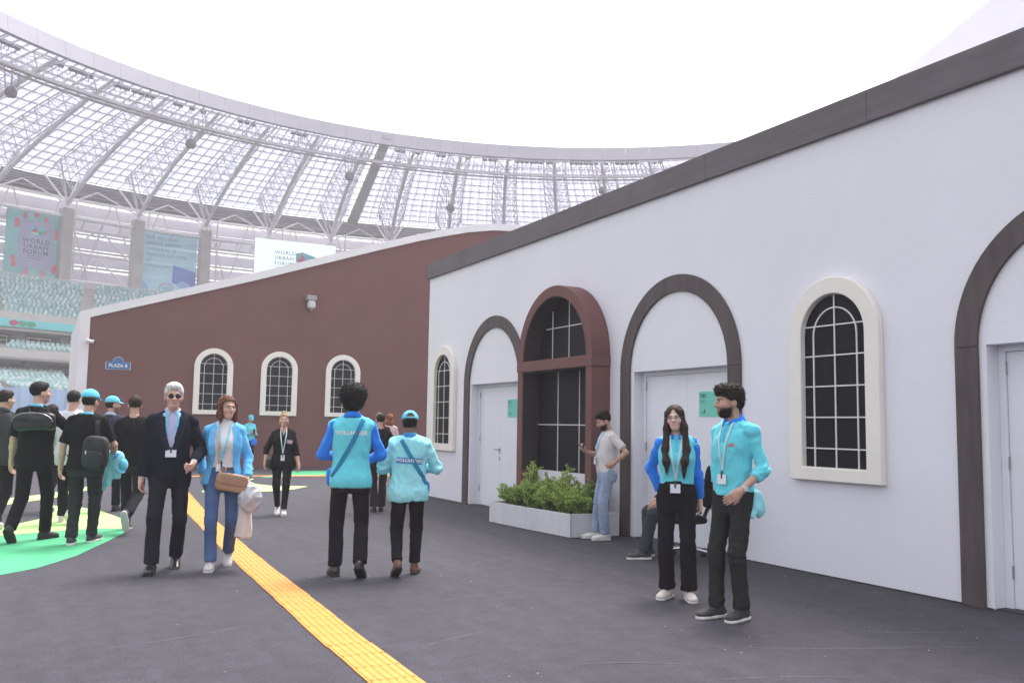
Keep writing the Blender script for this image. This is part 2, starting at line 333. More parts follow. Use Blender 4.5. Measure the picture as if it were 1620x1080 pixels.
for (a, b) in ((-gi, -.315), (-.305, .305-.0), (.315, gi)):
    for (z0, z1) in ((.775, 1.475), (1.485, 2.30)): mb = MB(); mb.box((-.012, a+.002, z0), (-.003, b-.002, z1)); mb.build('pane', GLASS, ni)
mb = MB(); mb.prism([(-gi, 2.463)]+[(x_, z_) for x_, z_ in arc(0, 2.464, gi+.02, 180, 0, 30)]+[(gi, 2.463)], lambda u, v, d: (d, u, v), -.012, -.003); mb.build('arch_pane', GLASS, ni)
bars = [((-.315, .775), (-.315, 2.30)), ((.31, .775), (.31, 2.30)), ((-gi, 1.48), (gi, 1.48)), ((-.50, 2.464), (-.50, 3.25)), ((0, 2.464), (0, 3.39)), ((.50, 2.464), (.50, 3.25)), ((-.70, 2.98), (.70, 2.98))]
for (a, b) in bars:
    mb = MB(); w_ = .0065; off = -.0225 if a[1] == b[1] else -.0215; mb.box((off, min(a[0], b[0])-(w_ if a[0] == b[0] else 0), min(a[1], b[1])-(w_ if a[1] == b[1] else 0)), (-.0115, max(a[0], b[0])+(w_ if a[0] == b[0] else 0), max(a[1], b[1])+(w_ if a[1] == b[1] else 0))); mb.build('glazing_bar', BARM, ni)
mb = MB(); mb.box((-.010, -gi+.001, .004), (-.003, gi-.001, .772)); mb.build('lower_panel', WHITE, ni)
# ---- tall white roof volume behind the eaves
tr_ = empty('white_tent_roof', (12, 8, 4.7)); tag(tr_, 'pale sloping tent roof rising behind the dark eaves beam at the top right', 'tent')
mb = MB((12, 8, 4.7)); sl_ = .36; zz = lambda y_: 7.11+(9.99-y_)*sl_
mb.hexa([(12, -3, 4.75), (19, -3, 4.75), (19, 15.5, 4.75), (12, 15.5, 4.75), (12, -3, zz(-3)), (19, -3, zz(-3)), (19, 15.5, zz(15.5)), (12, 15.5, zz(15.5))]); mb.build('tent_body', mat('tent_white', (.74, .72, .80), .5, n=(.6, .02)), tr_, bevel=.02)
# ------------------------------------------------------------------ brown pavilion
bp_ = empty('brown_pavilion', (10, YB, 0)); tag(bp_, 'reddish brown gabled pavilion with pale roof trim and three arched windows', 'building')
prof = [(1.15, 4.44), (3.9, 5.32), (5.8, 5.93), (7.82, 6.62), (10.0, 7.37), (11.4, 7.83), (12.33, 8.10), (13.3, 8.36), (14.33, 8.55), (15.5, 8.64), (16.6, 8.66)]
prof = prof+[(33.2-x_, z_) for x_, z_ in prof[::-1][1:]]
mb = MB((10, YB, 0)); mb.prism([(1.15, .003)]+prof+[(32.05, .003)], lambda u, v, d: (u, YB+d, v), 0, .3); mb.build('wall', BROWN, bp_)
fn = lambda u, v, d: (u, YB+d, v)
mb = MB((10, YB, 0)); mb.band([(x_, z_+.002) for x_, z_ in prof], [(x_, z_+.25) for x_, z_ in prof], fn, -.06, 9.0); mb.build('roof_trim', TRIM, bp_)
mb = MB((10, YB, 0)); mb.box((.87, YB-.06, .003), (1.147, YB+9.0, 4.60)); mb.prism([(.87, 4.602), (1.147, 4.602), (1.147, 4.69), (.87, 4.60)], fn, -.06, 9.0); mb.build('corner_trim', TRIM, bp_)
for xc in (4.715, 6.75, 8.855): place_window(bp_, (xc-10, -.002, 1.655), 0)
# street-name style sign
SB = mat('sign_blue', (.045, .13, .36), .45); sg = empty('name_sign', (1.97, YB-.002, 2.93)); tag(sg, 'blue PLAZA B name plate with rounded top on the brown wall', 'sign')
shape = [(-.345, 0), (.345, 0), (.345, .23), (.17, .23)]+arc(0, .225, .155, 0, 180, 14)[0:]+[(-.17, .23), (-.345, .23)]
mb = MB(); mb.prism(shape, lambda u, v, d: (u, d, v), -.02, 0); mb.build('border', BARM, sg)
mb = MB(); mb.prism([(u*.955, .01+v*.945) for u, v in shape], lambda u, v, d: (u, d, v), -.026, -.0205); mb.build('plate', SB, sg)
me = text_mesh('lettering', 'PLAZA B', .135, BARM, .003); frame_mesh(me, (0, -.029, .115), (1, 0, 0), (0, 0, 1)); obj('lettering', me, sg)
# wall lamp and camera
lp = empty('wall_light', (7.68, YB, 5.1)); tag(lp, 'small grey loudspeaker lamp mounted high on the brown wall', 'wall lamp'); GREY = mat('grey_casing', (.30, .29, .31), .5, n=(8, .05)); GREY2 = mat('pale_casing', (.55, .53, .56), .45)
mb = MB(); mb.box((-.17, -.24, .33), (.15, -.0, .50)); mb.build('hood', GREY, lp, bevel=.02)
mb = MB(); mb.box((-.13, -.26, .06), (.12, -.05, .325)); mb.build('housing', GREY2, lp, bevel=.05)
mb = MB(); mb.tube((-.005, -.15, .062), (-.005, -.15, .0), .05, 12, .03); mb.build('sensor', GREY, lp)
cm = empty('security_camera', (1.17, YB, 3.72)); tag(cm, 'tiny white security camera at the left edge of the brown wall', 'camera')
mb = MB(); mb.tube((-.06, -.06, .0), (-.06, -.16, .0), .035, 8); mb.build('bracket', BARM, cm); mb = MB(); mb.tube((-.10, -.2, .02), (.10, -.24, -.02), .055, 12); mb.build('body', BARM, cm); mb = MB(); mb.tube((.101, -.2402, -.0202), (.13, -.246, -.026), .05, 12); mb.build('lens', INK, cm)
# ------------------------------------------------------------------ planter
pl = empty('planter', (6.6, 11.4, 0)); tag(pl, 'low white planter box on the asphalt below the brown niche', 'planter'); PO = (6.6, 11.4, 0)
PWH = mat('planter_white', (.60, .585, .62), .55, n=(3, .05), streak=((1, 9, 1), .05), bump=(30, .1, .004))
pts = [(6.12, 12.47), (6.17, 11.385), (6.245, 10.30), (7.0, 10.28), (6.74, 12.47)]
def panel(a, b, h, t=.02, nm='side_panel'):
    a = Vector((a[0], a[1], 0)); b = Vector((b[0], b[1], 0)); d = (b-a).normalized(); n_ = Vector((-d.y, d.x, 0)); a = a+d*.003; b = b-d*.003
    mb = MB(PO); mb.hexa([a+Vector((0, 0, .006)), b+Vector((0, 0, .006)), b+n_*t+Vector((0, 0, .006)), a+n_*t+Vector((0, 0, .006)), a+Vector((0, 0, h)), b+Vector((0, 0, h)), b+n_*t+Vector((0, 0, h)), a+n_*t+Vector((0, 0, h))]); mb.build(nm, PWH, pl, bevel=.002)
for i in range(3): panel(pts[i], pts[i+1], .31)
panel((7.0, 10.305), (6.74, 12.45), .31); panel((6.745, 12.47), (6.145, 12.47), .31)
mb = MB(PO); mb.tube((6.245, 10.297, .004), (6.245, 10.297, .312), .008, 8); mb.build('corner_post', GREY, pl)
mb = MB(PO); mb.prism([(6.145, 12.445), (6.27, 10.325), (6.975, 10.325), (6.735, 12.445)], lambda u, v, d: (u, v, d), .02, .27); mb.build('soil', mat('soil', (.03, .02, .015), .95, n=(20, .4), bump=(40, .8, .02)), pl)
LEAFM = [mat('leaf_a', (.38, .52, .13), .5, n=(9, .25), trans=.5), mat('leaf_b', (.23, .36, .09), .5, n=(9, .25), trans=.5), mat('leaf_c', (.55, .62, .20), .5, n=(9, .25), trans=.5)]
STEM = mat('stem_bark', (.07, .05, .03), .8)
def shrub(loc, h, spread, seed, label, nst=9, leaf=.032, mi0=0):
    r = random.Random(seed); root = empty('shrub', loc); tag(root, label, 'shrub', 'shrubs in the white planter')
    V = []; Fs = []; M_ = []; st = MB()
    for i in range(nst):
        a = r.uniform(0, 6.28); b = r.uniform(.1, 1); tip = Vector((math.cos(a)*spread*b, math.sin(a)*spread*b*1.2, h*r.uniform(.55, 1.05)*(1.05-.4*b)))
        base = Vector((math.cos(a)*.05, math.sin(a)*.05, 0)); prev = base; mid = base.lerp(tip, .5)+Vector((r.uniform(-.03, .03), r.uniform(-.03, .03), .04))
        curve = [base*(1-t)**2+mid*2*t*(1-t)+tip*t*t for t in [j/6 for j in range(7)]]
        st.path(curve, .004, 4)
        twigs = [curve]
        for _ in range(5):
            j = r.randint(2, 5); q = curve[j]; e = q+Vector((r.uniform(-1, 1), r.uniform(-1, 1), r.uniform(.2, 1.1))).normalized()*r.uniform(.07, .17); st.tube(q, e, .0022, 3); twigs.append([q.lerp(e, t/4) for t in range(5)])
        for tw in twigs:
            for q0, q1 in zip(tw[:-1], tw[1:]):
                for _ in range(8):
                    c_ = q0.lerp(q1, r.random()); d = Vector((r.uniform(-1, 1), r.uniform(-1, 1), r.uniform(-.1, 1.0))).normalized(); sd_ = d.orthogonal().normalized(); sd_.rotate(Matrix.Rotation(r.uniform(0, 6.28), 3, d)); n_ = d.cross(sd_)
                    L_ = leaf*r.uniform(.6, 1.3); W_ = L_*.27; k_ = len(V)
                    V += [c_, c_+d*L_*.5+sd_*W_+n_*L_*.08, c_+d*L_, c_+d*L_*.5-sd_*W_+n_*L_*.08]; Fs += [(k_, k_+1, k_+2), (k_, k_+2, k_+3)]; m_ = (mi0+(0 if r.random() < .6 else 1 if r.random() < .6 else 2)) % 3; M_ += [m_, m_]
    st.build('stems', STEM, root)
    tag(obj('foliage', mesh_np('foliage', [tuple(v) for v in V], Fs, LEAFM, False, M_), root), kind='stuff')
shr = [((6.42, 12.25, .25), .30, .20, 'wispy low shrub at the far left end of the white planter'), ((6.36, 11.95, .25), .36, .20, 'bushy low shrub at the front of the planter, second from its left end'), ((6.62, 12.02, .25), .62, .24, 'tall leafy shrub against the left pillar of the brown niche'), ((6.40, 11.60, .25), .40, .22, 'rounded shrub at the seam between the two planter panels'), ((6.68, 11.55, .25), .50, .22, 'mid height shrub at the back middle of the planter under the black glazing'), ((6.68, 11.15, .25), .62, .24, 'tall pale green shrub rising before the white panel under the glazing'), ((6.42, 11.20, .25), .40, .22, 'dense feathery shrub in the front middle of the planter'), ((6.74, 10.75, .25), .48, .22, 'loose shrub before the right pillar of the brown niche'), ((6.46, 10.80, .25), .42, .22, 'dark green shrub at the front, second from the corner post'), ((6.50, 10.48, .25), .30, .17, 'small shrub in the corner of the planter by the man in jeans')]
for i, (l_, h_, s_, lb) in enumerate(shr): shrub(l_, h_*1.08, s_*1.1, 40+i, lb, 17 if h_ < .5 else 20, .036 if i % 3 else .044, i)
# ------------------------------------------------------------------ stadium bowl and roof, concentric about CS
CS = Vector((33, 47, 0))
def pol(r, th, z): return Vector((CS.x+r*math.sin(rad(th)), CS.y+r*math.cos(rad(th)), z))
SH = .085                                   # trusses run slightly skew to the radius (degrees per metre)
def rp(r, th, z): return pol(r, th+(r-61.5)*SH, z)
sta = empty('stadium', CS); tag(sta, 'large stadium bowl with turquoise seats and a translucent white roof ring', 'stadium')
SO = CS
STW = mat('white_steel', (.84, .81, .80), .5, n=(1, .05)); STG = mat('beige_steel', (.72, .68, .67), .55); STD = mat('dark_steel', (.42, .40, .405), .6)
CONC = mat('concrete', (.50, .46, .43), .8, n=(.6, .10), bump=(6, .15, .02)); CONC2 = mat('pale_concrete', (.60, .56, .53), .8, n=(.8, .08))
PANEL = mat('roof_panel', (.62, .63, .71), .4, trans=.80); FASC = mat('fascia_lilac', (.42, .39, .45), .55, n=(.4, .05))
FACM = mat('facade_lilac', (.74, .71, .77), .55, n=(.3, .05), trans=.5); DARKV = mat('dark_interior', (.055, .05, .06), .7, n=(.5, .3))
RI, RO = 57.5, 95.0
def zroof(r): return 36.9-(r-RI)*(36.9-34.5)/(RO-RI)
T0, T1 = -56, 62
def ring(name, mt, r, z, w_, h_, t0=T0, t1=T1, st=1.0, parent=None, fnp=pol, rb=None):
    """ring of rectangular section; rb = radius at the bottom"""
    mb = MB(SO); ths = np.arange(t0, t1+.01, st); vs = []; fs = []; rb = r if rb is None else rb
    for th in ths: vs += [fnp(rb-w_/2, th, z-h_/2), fnp(rb+w_/2, th, z-h_/2), fnp(r+w_/2, th, z+h_/2), fnp(r-w_/2, th, z+h_/2)]
    for i in range(len(ths)-1):
        for j in range(4): fs.append((4*i+j, 4*i+(j+1) % 4, 4*i+4+(j+1) % 4, 4*i+4+j))
    fs += [(3, 2, 1, 0), tuple(len(vs)-4+j for j in range(4))]; mb.add(vs, fs); return mb.build(name, mt, parent or sta)
# fascia in segments
th = T0
while th < T1:
    mb = MB(SO); a, b = th+.012, th+2.988; vs = []
    P_ = lambda r, t, z: pol(r, t, z)
    n_ = 4; fs = []
    for i in range(n_+1):
        t = a+(b-a)*i/n_; vs += [P_(RI-.35, t, 35.75), P_(RI+.25, t, 35.75), P_(RI+.55, t, 37.45), P_(RI-.05, t, 37.45)]
    for i in range(n_):
        for j in range(4): fs.append((4*i+j, 4*i+(j+1) % 4, 4*i+4+(j+1) % 4, 4*i+4+j))
    fs += [(3, 2, 1, 0), tuple(len(vs)-4+j for j in range(4))]; mb.add(vs, fs); mb.build('fascia_panel', FASC, sta); th += 3
# roof panels, rafters, purlins
rows = list(np.linspace(RI+.6, RO, 14)); npan = 0; cells = []
for ib in range(int((T1-T0)/6)):
    for ic in range(6):
        t0 = T0+ib*6+ic
        if t0 == 3+0*ib and False: continue
        for ir in range(13):
            cells.append((t0, rows[ir], rows[ir+1]))
def cell_pts(t0, r0, r1):
    g = .05; gt = .04
    return [rp(r0+g, t0+gt, zroof(r0+g)), rp(r1-g, t0+gt, zroof(r1-g)), rp(r1-g, t0+1-gt, zroof(r1-g)), rp(r0+g, t0+1-gt, zroof(r0+g))]
def dist(c_): p = rp((c_[1]+c_[2])/2, c_[0]+.5, 0); return p.x**2+p.y**2
def inview(c_):
    p = rp((c_[1]+c_[2])/2, c_[0]+.5, zroof(c_[1]))-Vector((0, 0, CAMH)); z = p.dot(cf)
    if z < 1: return False
    x = FPX*p.dot(cr)/z; y = FPX*p.dot(cu)/z; return -810 < x < 320 and -540 < y < 560
cells.sort(key=lambda c_: (not inview(c_), dist(c_)))
cells = [c_ for c_ in cells if not (c_[0] == 3)]
mbs = MB(SO)
for i, c_ in enumerate(cells):
    q = cell_pts(*c_); up = Vector((0, 0, .04)); m_ = mbs if i >= 300 else MB(SO)
    m_.hexa(q+[p+up for p in q])
    if i < 300: m_.build('roof_panel', PANEL, sta)
tag(mbs.build('roof_panels', PANEL, sta), kind='stuff')
for r_ in rows: ring('purlin', STG, r_, zroof(r_)-.12, .10, .16, fnp=rp)
for ti in range(T0, T1+1):
    mb = MB(SO); w_ = .036
    q = [rp(RI+.6, ti-w_, zroof(RI+.6)-.20), rp(RO, ti-w_*.6, zroof(RO)-.20), rp(RO, ti+w_*.6, zroof(RO)-.20), rp(RI+.6, ti+w_, zroof(RI+.6)-.20)]; mb.hexa(q+[p+Vector((0, 0, .17)) for p in q]); mb.build('rafter', STG, sta)
# dark radial strip in the roof
mb = MB(SO); q = [rp(RI-.3, 2.95, 36.5), rp(RO, 3.0, 34.1), rp(RO, 4.0, 34.1), rp(RI-.3, 4.05, 36.5)]; mb.hexa(q+[p+Vector((0, 0, .5)) for p in q]); mb.build('roof_joint', STD, sta)
# trusses: one bottom chord, two top chords, lacing
for it in range(-10, 11):
    tc_ = it*6+1.2+.0
    if not T0 <= tc_ <= T1: continue
    mb = MB(SO); rr_ = np.linspace(90.4, RI+1.0, 11); hw = 1.35
    def bot(r): 
        u = (90.4-r)/(90.4-RI); return rp(r, tc_, zroof(r)-.45-4.2*(1-u)**1.2*.95-.55)
    def top(r, s_): return rp(r, tc_+s_*hw, zroof(r)-.35)
    for a, b in zip(rr_[:-1], rr_[1:]):
        mb.tube(bot(a), bot(b), .26 if a > 62 else .18, 8)
        for s_ in (-1, 1):
            mb.tube(top(a, s_), top(b, s_), .09, 6); m_ = (a+b)/2
            mb.tube(bot(a), top(m_, s_), .06, 5); mb.tube(top(m_, s_), bot(b), .06, 5)
        m_ = (a+b)/2; mb.tube(top(m_, -1), top(m_, 1), .05, 5); mb.tube(top(a, -1), top(m_, 1), .04, 5)
    for s_ in (-1, 1):                                           # V struts behind the column head
        mb.tube(bot(90.4), top(94.5, s_), .15, 6); mb.tube(bot(90.4), rp(94.5, tc_+s_*3, 33.0), .11, 6); mb.tube(bot(90.4), top(87, s_), .12, 6)
    mb.tube(bot(90.4), rp(94.0, tc_, 27.5), .14, 6)
    mb.build('roof_truss', STW, sta)
    # column under the truss
    th_ = tc_+(90.4-61.5)*SH
    if -46 < th_ < 16:
        mb = MB(SO); q = [pol(89.7, th_-.46, 18.6), pol(91.1, th_-.46, 18.6), pol(91.1, th_+.46, 18.6), pol(89.7, th_+.46, 18.6)]; zt = bot(90.4).z-.7; q2 = [pol(89.7, th_-.46, zt), pol(91.1, th_-.46, zt), pol(91.1, th_+.46, zt), pol(89.7, th_+.46, zt)]
        mb.hexa(q+q2); mb.build('column', CONC, sta, bevel=.05)
        mb = MB(SO); mb.tube(pol(90.4, th_, zt), bot(90.4), .38, 8, .26); mb.build('column_head', STW, sta)
# gutter louvres and ring tubes
for i in range(6): ring('louvre', STD, RO+.25-.12*i, 34.1-.36*i, .5, .16, t0=-50, t1=40, fnp=rp)
ring('gutter_backing', mat('gutter_grey', (.34, .32, .32), .7), RO+.75, 33.15, .1, 2.3, t0=-50, t1=40, fnp=rp)
# catwalk with railings
ring('catwalk_beam', STW, 61.5, 34.75, .30, .26, st=1.0, fnp=rp); ring('catwalk_beam', STG, 62.9, 34.66, .2, .2, fnp=rp); ring('catwalk_deck', STD, 62.2, 34.95, 1.3, .06, fnp=rp)
for z_ in (35.45, 35.95): ring('handrail', STG, 61.35, z_, .05, .05, fnp=rp); ring('handrail', STG, 63.0, z_, .05, .05, fnp=rp)
mb = MB(SO)
for t10 in range(T0*2, T1*2): mb.tube(rp(61.35, t10/2, 34.95), rp(61.35, t10/2, 35.97), .03, 4); mb.tube(rp(63.0, t10/2, 34.95), rp(63.0, t10/2, 35.97), .03, 4)
tag(mb.build('railing_posts', STG, sta), kind='stuff')
mb = MB(); mb.tube((0, 0, 0), (0, 0, .55), .05, 5); mb.box((-.26, -.22, .45), (.26, .12, .95)); mb.box((-.30, .10, .42), (.30, .16, .98)); FLM = mb.mesh('floodlight', mat('floodlight_grey', (.20, .19, .21), .5), bevel=.03)
fl_t = [-40.5, -39.8, -38.6, -37.9, -37.2, -33.6, -32.9, -31.8, -31.2, -30.6, -29.9, -27.2, -26.6, -26.0, -25.2, -24.5, -23.9, -23.3, -20.7, -20.2, -18.9, -17.6, -13.4, -12.6, -11.9, -7.2, -6.5, -5.8, 5.5, 6.2, 8.0, 10.6, 11.2, 14.2, 16.4, 17.1, 17.7, 20.5, 21.1, 21.7, 22.3, 22.9, 23.5, 24.4, 25.0, 27.3, 27.9, 28.5, 29.1, 29.7, 30.3, 31.6, 33.0, 33.6, 34.2, 34.8, 35.4, 37.6, 38.3]
for t in fl_t: obj('floodlight', FLM, sta, rp(61.4, t, 35.9)-CS, (rad(-25), 0, rad(-t+180)))
# loudspeaker clusters
SPK = mat('speaker_dark', (.16, .15, .165), .5)
for (x_, y_, z_), lb in (((-4.4, 99.9, 33.3), 'dark round loudspeaker cluster hanging under the catwalk at the far left'), ((13.2, 104.2, 32.1), 'dark loudspeaker cluster under the roof above the blue text banner'), ((32.4, 107.2, 31.9), 'dark loudspeaker cluster just left of the dark roof joint'), ((47.4, 110.2, 30.4), 'dark loudspeaker cluster hanging lowest, right of the dark roof joint'), ((68.2, 104.8, 34.4), 'dark loudspeaker cluster at the far right by the eaves beam')):
    r = empty('loudspeaker_cluster', (x_, y_, z_)); tag(r, lb, 'loudspeaker', 'loudspeakers under the stadium roof')
    mb = MB(); n_ = 12
    for zz_, a, b in ((-.35, .42, .58), (-.05, .58, .58), (.25, .58, .36)): mb.tube((0, 0, zz_), (0, 0, zz_+.35), a, n_, b)
    mb.build('cabinet', SPK, r); mb = MB()
    for i in range(4): a = i*math.pi/2; mb.tube((.5*math.cos(a), .5*math.sin(a), .5), (.7*math.cos(a), .7*math.sin(a), 2.6), .06, 5)
    mb.build('hanger', STD, r)
# outer facade with open slots
zz = 16.5; k = 0
while zz < 33.5:
    ring('facade_band', FACM, 100.0, zz+.75, .25, 1.62, t0=-46, t1=34, st=2.0); ring('facade_rail', STG, 98.6, zz+1.75, .28, .30, t0=-46, t1=34, st=2.0); zz += 2.35
for i in range(-23, 17):
    mb = MB(SO); t = i*2.0; mb.tube(pol(97.8, t, 17), pol(97.8, t+3.0 if i % 2 else t-3.0, 33.2), .13, 5); 
    if i % 3 == 0: mb.tube(pol(97.6, t, 17), pol(97.6, t, 33.5), .16, 6)
    mb.build('facade_brace', STG, sta)
# horizontal tubes and K frames between the columns
cols = [it*6+1.2+28.9*SH for it in range(-8, 3)]
for a, b in zip(cols[:-1], cols[1:]):
    mb = MB(SO); mb.tube(pol(90.2, a+.5, 28.0), pol(90.2, b-.5, 28.0), .26, 8); mb.tube(pol(91.5, a+.5, 26.9), pol(91.5, b-.5, 26.9), .16, 6)
    for i in range(1, 4): t = a+(b-a)*i/4; mb.tube(pol(90.2, t, 28.0), pol(91.5, t, 26.9), .1, 5)
    mb.build('tie_tube', STW, sta)
a, b = cols[3], cols[4]
for (a, b) in ((cols[2], cols[3]), (cols[4], cols[5])):
    m_ = (a+b)/2
    mb = MB(SO)
    for z0, z1 in ((19.8, 23.6), (23.6, 27.6)):
        mb.tube(pol(91.6, a+.5, z0), pol(91.6, b-.5, z0), .2, 6); mb.tube(pol(91.6, a+.5, z0), pol(91.6, m_, z1-.3), .13, 6); mb.tube(pol(91.6, b-.5, z0), pol(91.6, m_, z1-.3), .13, 6); mb.tube(pol(91.6, m_, z0), pol(91.6, m_, z1-.3), .11, 6)
    mb.build('k_brace', STW, sta)
# bowl: rim, upper tier, led ribbon, boxes, mid tier, lower tier
ring('rim_wall', CONC2, 90.6, 18.9, 2.6, 1.3, t0=-46, t1=14)
def tier(name, r0, z0, r1, z1, n_, t0, t1, aisles, seatm, mt):
    mb = MB(SO); ths = np.arange(t0, t1+.01, 1.0); P = []
    for i in range(n_):
        ra, rb = r0+(r1-r0)*i/n_, r0+(r1-r0)*(i+1)/n_; za = z0+(z1-z0)*i/n_; zb = z0+(z1-z0)*(i+1)/n_; P += [(ra, za), (rb, za)]
    P.append((r1, z1)); vs = []; fs = []; m_ = len(P)
    for th in ths: vs += [pol(r, th, z) for r, z in P]
    for i in range(len(ths)-1):
        for j in range(m_-1): fs.append((i*m_+j, i*m_+j+1, (i+1)*m_+j+1, (i+1)*m_+j))
    mb.add(vs, fs); mb.build(name, mt, sta)
    V = []; Fc = []; MI = []
    for i in range(n_):
        ra = r0+(r1-r0)*(i+.55)/n_; za = z0+(z1-z0)*i/n_; dt = math.degrees(.56/ra); t = t0+random.random()*dt
        while t < t1:
            t += dt
            if any(abs(t-(a+(i-n_/2)*s_)) < .55 for a, s_ in aisles): continue
            c_ = pol(ra, t, za)-CS; rd = Vector((math.sin(rad(t)), math.cos(rad(t)), 0)); td = Vector((rd.y, -rd.x, 0)); k_ = len(V); w_ = .19
            # seat: pan and back as two slabs
            for (u0, u1, h0, h1) in ((-.22, .16, .38, .46), (.14, .24, .44, .78)):
                b_ = len(V); q = [c_+rd*u+td*s_*w_+Vector((0, 0, h_)) for h_ in (h0, h1) for u, s_ in ((u0, -1), (u1, -1), (u1, 1), (u0, 1))]
                V += q; Fc += [tuple(b_+x for x in f) for f in ((0, 3, 2, 1), (4, 5, 6, 7), (0, 1, 5, 4), (1, 2, 6, 5), (2, 3, 7, 6), (3, 0, 4, 7))]
            m__ = random.choice((0, 0, 1, 2)); MI += [m__]*12
    tag(obj('seats', mesh_np('seats', [tuple(v) for v in V], Fc, seatm, False, MI), sta), kind='stuff')
SEAT = [mat('seat_turquoise', (.48, .68, .66), .5), mat('seat_pale', (.68, .80, .79), .5), mat('seat_deep', (.34, .57, .55), .5)]
ais = [(-27.6, .22), (-20.0, .22), (-12.4, .22), (-35.2, .22)]
tier('upper_tier', 76.2, 12.1, 89.4, 19.0, 18, -42, -10, ais, SEAT, CONC)
ring('tier_edge', CONC2, 75.9, 12.65, .3, 1.0, t0=-42, t1=-10)
ring('upper_tier_wall', CONC, 90.0, 15.0, .3, 7.2, t0=-42, t1=-10)
LEDC = mat('led_ribbon_turquoise', (.17, .68, .68), .5, n=(.15, .12)); ring('led_ribbon', LEDC, 75.7, 11.88, .2, .86, t0=-42, t1=-10)
for t in (-28.6, -27.9, -27.2, -35, -34.3, -33.6, -21.0):
    mb = MB(SO); n_ = 10; col_ = random.choice(((.03, .40, .16), (.55, .06, .16), (.05, .36, .22)))
    rd = Vector((math.sin(rad(t)), math.cos(rad(t)), 0)); c_ = pol(75.55, t, 11.88); td = Vector((rd.y, -rd.x, 0)); pts_ = [(math.cos(2*math.pi*i/n_)*.55*random.uniform(.7, 1.1), math.sin(2*math.pi*i/n_)*.33*random.uniform(.8, 1.1)) for i in range(n_)]
    mb.prism(pts_, lambda u, v, d: c_+td*u+Vector((0, 0, v))-rd*d, 0, .03); mb.build('ribbon_motif', mat('motif_%d' % int(col_[0]*100), col_, .6), sta)
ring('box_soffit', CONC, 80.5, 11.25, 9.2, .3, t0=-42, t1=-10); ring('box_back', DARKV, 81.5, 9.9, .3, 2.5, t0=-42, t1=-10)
for t in np.arange(-41, -10, 3.6):
    mb = MB(SO); q = [pol(79.2, t-.32, 8.9), pol(80.4, t-.32, 8.9), pol(80.4, t+.32, 8.9), pol(79.2, t+.32, 8.9)]; mb.hexa(q+[p+Vector((0, 0, 2.2)) for p in q]); mb.build('box_column', CONC2, sta)
for t in np.arange(-40.2, -10, 3.6):
    mb = MB(SO); rd = Vector((math.sin(rad(t)), math.cos(rad(t)), 0)); td = Vector((rd.y, -rd.x, 0)); c_ = pol(77.3, t, 9.62)
    for s_ in (-1.3, 0, 1.3): mb.tube(c_+td*s_, c_+td*s_+Vector((0, 0, .9)), .04, 4)
    for z_ in (.45, .9): mb.tube(c_-td*1.3+Vector((0, 0, z_)), c_+td*1.3+Vector((0, 0, z_)), .04, 4)
    mb.build('box_rail', STW, sta)
tier('middle_tier', 72.4, 8.5, 77.2, 9.6, 5, -42, -12, [(-29.5, .5), (-22.0, .5)], SEAT, CONC)
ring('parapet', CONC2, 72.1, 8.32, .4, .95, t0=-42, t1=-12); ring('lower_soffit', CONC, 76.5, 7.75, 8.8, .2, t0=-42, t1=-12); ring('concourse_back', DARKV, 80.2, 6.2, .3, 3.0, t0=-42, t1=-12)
for t in np.arange(-40.6, -12, 4.2):
    mb = MB(SO); mb.tube(pol(77.2, t, 5.9), pol(74.4, t, 7.6), .16, 6); q = [pol(78.6, t-.4, 5.4), pol(79.4, t-.4, 5.4), pol(79.4, t+.4, 5.4), pol(78.6, t+.4, 5.4)]; mb.hexa(q+[p+Vector((0, 0, 2.2)) for p in q]); mb.build('concourse_column', mat('concourse_brown', (.16, .13, .13), .7), sta)
tier('lower_tier', 60.6, 3.9, 76.0, 6.4, 16, -46, -14, [(-33.5, .32), (-26.0, .32), (-40, .32)], SEAT, CONC)
ring('front_wall', CONC2, 60.2, 2.0, .3, 3.9, t0=-46, t1=-14)
bar_ = empty('blue_barrier', pol(59.2, -34, 0)); tag(bar_, 'pale blue fabric hoarding in front of the lower stands behind the walking group', 'hoarding')
mb = MB(pol(59.2, -34, 0)); vs = []; fs = []; ths = np.arange(-46, -14, .25)
for i, th in enumerate(ths):
    r = 59.2+.12*math.sin(i*.9)+.06*math.sin(i*2.3); vs += [pol(r, th, .1), pol(r+.08, th, .1), pol(r+.08, th, 4.2+.05*math.sin(i*.5)), pol(r, th, 4.2+.05*math.sin(i*.5))]
for i in range(len(ths)-1):
    for j in range(4): fs.append((4*i+j, 4*i+(j+1) % 4, 4*i+4+(j+1) % 4, 4*i+4+j))
mb.add(vs, fs); mb.build('fabric', mat('hoarding_blue', (.36, .50, .72), .6, n=(.2, .2)), bar_)
mb = MB(pol(59.2, -34, 0))
for th in np.arange(-46, -14, 1.5): mb.tube(pol(59.45, th, 0), pol(59.45, th, 4.2), .05, 5)
mb.build('frame', STG, bar_)
